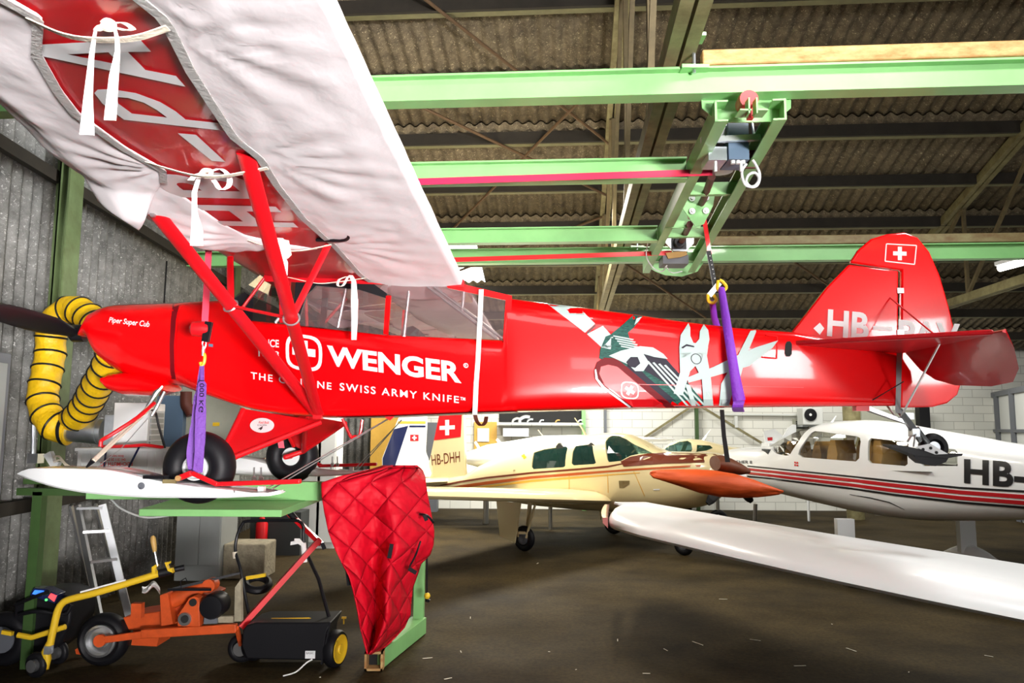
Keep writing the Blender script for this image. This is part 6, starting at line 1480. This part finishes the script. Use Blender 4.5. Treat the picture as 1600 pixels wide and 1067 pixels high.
# ---- orange mower / snow machine
t = thing('orange_machine', 'orange wheeled ground machine with a long arm, gearbox and small engine', 'garden machine', (-3.4, 6.6, 0))
OY = 6.68
o_ = lambda x, y, d=0.0: W(x, y, OY + d)
wc_ = W(163, 998, OY); wr = wc_.z if wc_.z > .1 else .2
wc_ = Vector((wc_.x, OY, max(wc_.z, .05))); R_ = wc_.z
tr = MB().torus(wc_, (0, 1, 0), R_ - .05, .05, 36, 12, 1.6).build('tire', M['black'], t)
MB().lathe(wc_ + Vector((0, .03, 0)), (0, -1, 0), [(0, .13), (.11, .13), (.115, .112), (.08, .10), (.085, .065), (.11, .06), (.11, .01)], 30).build('wheel_rim', M['steel'], tr)
MB().bar(o_(158, 1000, -.14), o_(225, 991, -.14), .03, .055).bar(o_(222, 990, -.14), o_(370, 981, -.14), .05, .07).build('side_arm', M['orange'], t, 30, bevel=.006)
MB().lathe(o_(158, 1000, -.13), (0, -1, 0), [(0, .05), (.03, .05)], 20).build('arm_hub', M['orange'], t)
MB().prism([o_(x, y, .0) for x, y in ((192, 965), (205, 962), (250, 955), (262, 930), (310, 925), (330, 932), (312, 965), (300, 985), (200, 985))], (0, .35, 0)).build('deck', M['orange'], t, 30, bevel=.008)
MB().prism([o_(x, y, -.1) for x, y in ((205, 943), (221, 943), (220, 966), (204, 966))], (0, .06, 0)).build('lug_plate', M['orange'], t, 30)
MB().prism([o_(x, y, -.1) for x, y in ((250, 930), (262, 926), (270, 975), (252, 978))], (0, .1, 0)).build('lug_plate', M['orange'], t, 30)
gp_ = MB().prism([o_(x, y, -.16) for x, y in ((277, 979), (277, 962), (295, 935), (303, 931), (311, 935), (312, 979))], (0, .1, 0)).build('gear_plate', M['orange'], t, 30, bevel=.006)
MB().lathe(o_(302, 941, -.165), (0, -1, 0), [(0, .03), (.012, .03)], 18).build('plate_hole', M['dark'], gp_)
MB().lathe(o_(289, 967, -.165), (0, -1, 0), [(0, .055), (.015, .052), (.015, .035)], 22).build('bearing_ring', M['steel'], gp_); MB().lathe(o_(289, 967, -.185), (0, -1, 0), [(0, .03), (.012, .03)], 18).build('bearing_bore', M['dark'], gp_)
MB().path([o_(265, 940, -.0), o_(300, 925, .0), o_(322, 914, .0)], [.07, .065, .05], 14).lathe(o_(325, 916, -.05), (0, 1, 0), [(0, .03), (.0, .055), (.12, .055)], 18).build('drive_tube', M['orange'], t)
MB().lathe(o_(331, 948, -.14), (0, -1, 0), [(-.16, .10), (0, .105), (.03, .09), (.035, .05)], 24).build('engine_pulley', M['blackg'], t)
MB().prism([o_(x, y, -.15) for x, y in ((318, 975), (320, 955), (338, 955), (339, 974))], (0, .12, 0)).build('cover_plate', M['greyd'], t, 30)
MB().prism([o_(x, y, -.15) for x, y in ((367, 918), (376, 905), (377, 971), (366, 971))], (0, .05, 0)).bar(o_(340, 967, -.1), o_(366, 967, -.1), .04, .05).build('wooden_post', M['stone'], t, 30)
MB().bar(o_(376, 980, .0), o_(500, 842, .3), .045, .045).bar(o_(450, 800, .35), o_(502, 850, .3), .04, .04).build('handle_tube', M['redsteel'], t, 30)
MB().tube(o_(449, 797, .35), o_(462, 812, .34), .03, 10).build('handle_grip', M['black'], t)
MB().bar(o_(270, 920, -.1), o_(375, 895, .05), .012, .02).bar(o_(262, 921, -.1), o_(330, 921, -.1), .012, .02).path([o_(283, 918, -.1), o_(282, 908, -.1), o_(290, 903, -.1), o_(293, 910, -.1)], .005, 6).build('control_rod', M['blackg'], t)
MB().prism([o_(x, y, .05) for x, y in ((208, 985), (250, 985), (245, 1010), (205, 1008))], (0, .25, 0)).build('lower_guard', M['orange'], t, 30)
MB().prism([o_(x, y, .2) for x, y in ((117, 1015), (128, 1008), (131, 1023), (119, 1022))], (0, .05, 0)).build('lower_guard', M['orange'], t, 30)
c = Vector((o_(372, 1000).x, OY + .1, .12)); wheel(c, (0, 1, 0), .12, t, .04, 'steel'); MB().bar(c, o_(370, 981, -.14), .03, .03).build('rear_leg', M['orange'], t)
c = o_(402, 912, .4); MB().torus(c, (0.2, -.4, 1), .10, .035, 26, 8).build('spare_tire', M['black'], t); MB().bar(o_(385, 903, .35), o_(415, 898, .35), .03, .03).build('yellow_bar', M['yellow'], t)
o = MB().grid(lambda u, v: o_(222 + 28 * u, 916 + 10 * v + 4 * math.sin(u * 7) - 5 * math.sin(PI * u), .1 + .05 * math.sin(v * 5 + u * 4)), 12, 6).build('rag', M['tape_w'], None, 80, solid=.004); tag(o, 'crumpled off-white rag lying on the orange machine', 'rag')
# ---- yellow hand tug
t = thing('hand_tug', 'yellow tubular towing tug with black handle grips and two small black wheels', 'tow tug', (-3.6, 6.1, 0))
YY = 6.35
y_ = lambda x, y, d=0.0: W(x, y, YY + d)
MB().path(spline([y_(248, 896, .1), y_(200, 911, .05), (y_(150, 926)), y_(110, 936), y_(97, 943), y_(90, 955), y_(84, 980), y_(78, 1008)], 6), .028, 12).build('bent_tube', M['yellow'], t)
MB().bar(y_(126, 925, -.04), y_(196, 906, .0), .02, .012).build('warning_strip', M['tape_w'], t)
MB().path([y_(248, 896, .1), y_(262, 893, .12), y_(272, 892, .12)], [.035, .032, .022], 12).path([y_(272, 890, .12), y_(288, 886.5, .15)], [.022, .024], 12).build('handle_grip', M['black'], t)
MB().prism([y_(x, y, .05) for x, y in ((237, 897), (237, 886), (243, 882), (246, 884), (241, 889), (243, 897))], (0, .04, 0)).prism([y_(x, y, .05) for x, y in ((257, 879), (264, 878), (264, 881), (260, 882), (262, 888), (268, 888), (270, 895), (262, 892))], (0, .04, 0)).build('trigger_bracket', M['yellow'], t)
MB().bar(y_(4, 987, .1), y_(20, 990, .1), .03, .03).path([y_(28, 992, .1), y_(50, 996, .1), y_(75, 988, .1), y_(102, 979, .1)], .022, 8).build('frame_bar', M['yellow'], t)
MB().path([y_(78, 1005), y_(72, 1018), y_(74, 1030), y_(72, 1045)], [.03, .035, .03, .02], 10).build('tow_head', M['yellow'], t); MB().box(y_(76, 1015, -.03), (.05, .05, .06)).build('clamp_block', M['galv'], t)
for px, d in ((57, 0.0), (90, .35)):
    c = W(px, 1035, YY + d); c = Vector((c.x, YY + d, .10)); wheel(c, (0.3, 1, 0), .10, t, .035, 'steel')
# dark engine machine at the far left
t = thing('black_machine', 'black wheeled power unit with blue and red control lights at the lower left corner', 'garden machine', (-4.0, 6.2, 0))
c = W(8, 1015, 6.65); cc_ = Vector((c.x, 6.65, .22)); wheel(cc_, (0.1, 1, 0), .22, t, .08, 'greyd')
MB().prism([W(x, y, 6.6) for x, y in ((22, 940), (55, 925), (85, 925), (112, 935), (110, 970), (95, 1005), (60, 1030), (28, 1025), (18, 980))], (0, .4, 0)).build('engine_block', M['blackg'], t, 30, bevel=.02)
pn = MB().prism([W(x, y, 6.5) for x, y in ((46, 930), (52, 919), (70, 920), (90, 929), (86, 943), (68, 938))], (0, .12, 0)).build('control_panel', M['navy'], t, 30, bevel=.005)
M['led_b'] = emit('blue_panel_light', (.05, .25, 1), .8); M['led_r'] = emit('red_panel_light', (1, .08, .1), .8); M['led_g'] = emit('green_panel_light', (.1, 1, .2), 1.2)
for pts, m_ in (([(50, 928), (54, 922), (68, 923), (66, 931)], 'led_b'), ([(75, 933), (79, 927), (88, 931), (84, 940)], 'led_r')): MB().prism([W(x, y, 6.49) for x, y in pts], (0, .01, 0)).build('lit_display', M[m_], pn, 0)
MB().lathe(W(72.5, 937, 6.48), (0, -1, 0), [(0, .01), (.006, .01)], 12).build('indicator_light', M['led_g'], pn)
MB().path(spline([W(24, 945, 6.55), (W(60, 930, 6.45)), W(78, 925, 6.45)], 4), .014, 8).path(spline([W(30, 960, 6.55), W(60, 955, 6.5), W(100, 960, 6.55), W(112, 945, 6.55)], 4), .016, 8).build('black_hose', M['black'], t)
# ---- push sweeper
t = thing('lawn_sweeper', 'black push sweeper with bright yellow wheels lying in front of the green stand', 'sweeper', (-2.1, 5.9, 0))
SY = 6.55
s_ = lambda x, y, d=0.0: W(x, y, SY + d)
hk = [(379, 985), (385, 977), (400, 973), (500, 973), (518, 972), (510, 990), (504, 1035), (500, 1032), (385, 1030), (377, 1010)]
MB().prism([s_(x, y) for x, y in hk], (0, .42, .0)).build('hopper', M['black'], t, 30, bevel=.015)
MB().bar(s_(517, 971, .02), s_(503, 1037, .02), .012, .05, (0, 1, 0)).build('side_flange', M['black'], t)
MB().path([s_(412, 973, .15), s_(425, 969, .15), s_(482, 968, .15), s_(498, 973, .15)], .018, 8).build('carry_handle', M['yellow'], t)
for px, d in ((524, .12), (398, .3)):
    ax = Vector((1, -.28, 0)).normalized(); c = W(px, 1012, SY + d); c = Vector((c.x, SY + d, .15))
    ty = MB().lathe(c - ax * .045, ax, [(0, .10), (0, .135), (.02, .15), (.07, .15), (.09, .135), (.09, .10)], 36).build('wheel_tire', M['black'], t, 40)
    MB().lathe(c + ax * .046, ax, [(0, .115), (.006, .115), (.006, .095), (.002, .09), (.002, .04), (.012, .035), (.012, .005)], 30).build('wheel_disc', M['yellow'], ty, 40)
lb = MB().bbox(s_(477, 1017, -.012), s_(492, 1029, -.012) + Vector((0, .01, 0))).build('paper_label', M['white'], t, 0)
text('BASIC', [(478.5, 1022), (490.5, 1022), (490.5, 1018.6), (478.5, 1018.6)], lambda x, y: W(x, y, SY - .014), 'label_print', M['decal_k'], lb)
MB().path([s_(515, 967, .2), s_(498, 905, .3), s_(478, 862, .4)], .016, 8).path(spline([s_(475, 868, .4), s_(474, 835, .42), s_(474, 822, .42), s_(468, 815, .42), s_(455, 813, .42), s_(390, 814, .42), s_(378, 820, .42), s_(370, 840, .42), s_(368, 862, .4), s_(376, 890, .35), s_(384, 935, .3), s_(392, 975, .2)], 6), .014, 8).build('push_handle', M['blackg'], t)
MB().tube(s_(476, 878, .4), s_(474, 848, .4), .024, 10).build('white_tape_wrap', M['tape_w'], t)
MB().ribbon([s_(474, 852, .38), s_(466, 847, .38), s_(454, 849, .38)], .03, (0, .3, 1), .004).ribbon([s_(474, 850, .38), s_(468, 843, .38), s_(460, 843, .38)], .02, (0, .3, 1), .004).build('tape_end', M['tape_w'], t, 40)
MB().tube(s_(367, 862, .4), s_(368, 872, .4), .022, 10).build('tape_wrap', M['tape'], t)
MB().bar(s_(534, 965, .3), s_(541, 965, .3), .02, .015).tube(s_(537, 965, .3), s_(537, 975, .3), .006, 6).build('adjuster_knob', M['yellow'], t)
MB().path(spline([s_(488, 1030, -.02), s_(478, 1036, -.05), s_(462, 1050, -.1), s_(442, 1056, -.15)], 4), .006, 6).build('loose_cord', M['tape_w'], t)
# ---- file with wooden handle stuck upright
t = thing('hand_file', 'steel rod with a turned wooden handle standing upright on the yellow tug', 'file', tuple(W(246, 884, 6.1)))
MB().lathe(W(242, 862, 6.1), W(238.5, 837, 6.1) - W(242, 862, 6.1), [(0, .014), (.03, .018), (.08, .021), (.11, .019), (.125, .008)], 16).build('handle', M['wood'], t); MB().tube(W(242, 862, 6.1), W(246, 884, 6.1), .007, 8).build('blade', M['steel'], t)
# ---- litter on the floor
random.seed(11)
LT = []
for k, (x, y) in enumerate(((720, 1018), (858, 1018), (735, 965), (700, 1060), (668, 1028), (1040, 1015), (1090, 1005), (1330, 1015), (1350, 905), (1545, 1025), (1180, 1000), (900, 1046), (965, 1000), (1300, 975), (1420, 1050), (1250, 1040), (840, 880), (1130, 936), (500, 1058), (1010, 1052))):
    p_ = Wz(x, y, .004); s = random.uniform(.012, .03); a = random.uniform(0, PI)
    R = Matrix.Rotation(a, 3, 'Z')
    LT.append(MB().box(p_, (s * random.choice((1, 3, 5)), s * .35, .004), R).build('straw_scrap', M['tape'], None, 0))
for o in LT: tag(o, 'small pale straw scrap lying on the dark hangar floor', 'floor litter', 'straw scraps on the floor')
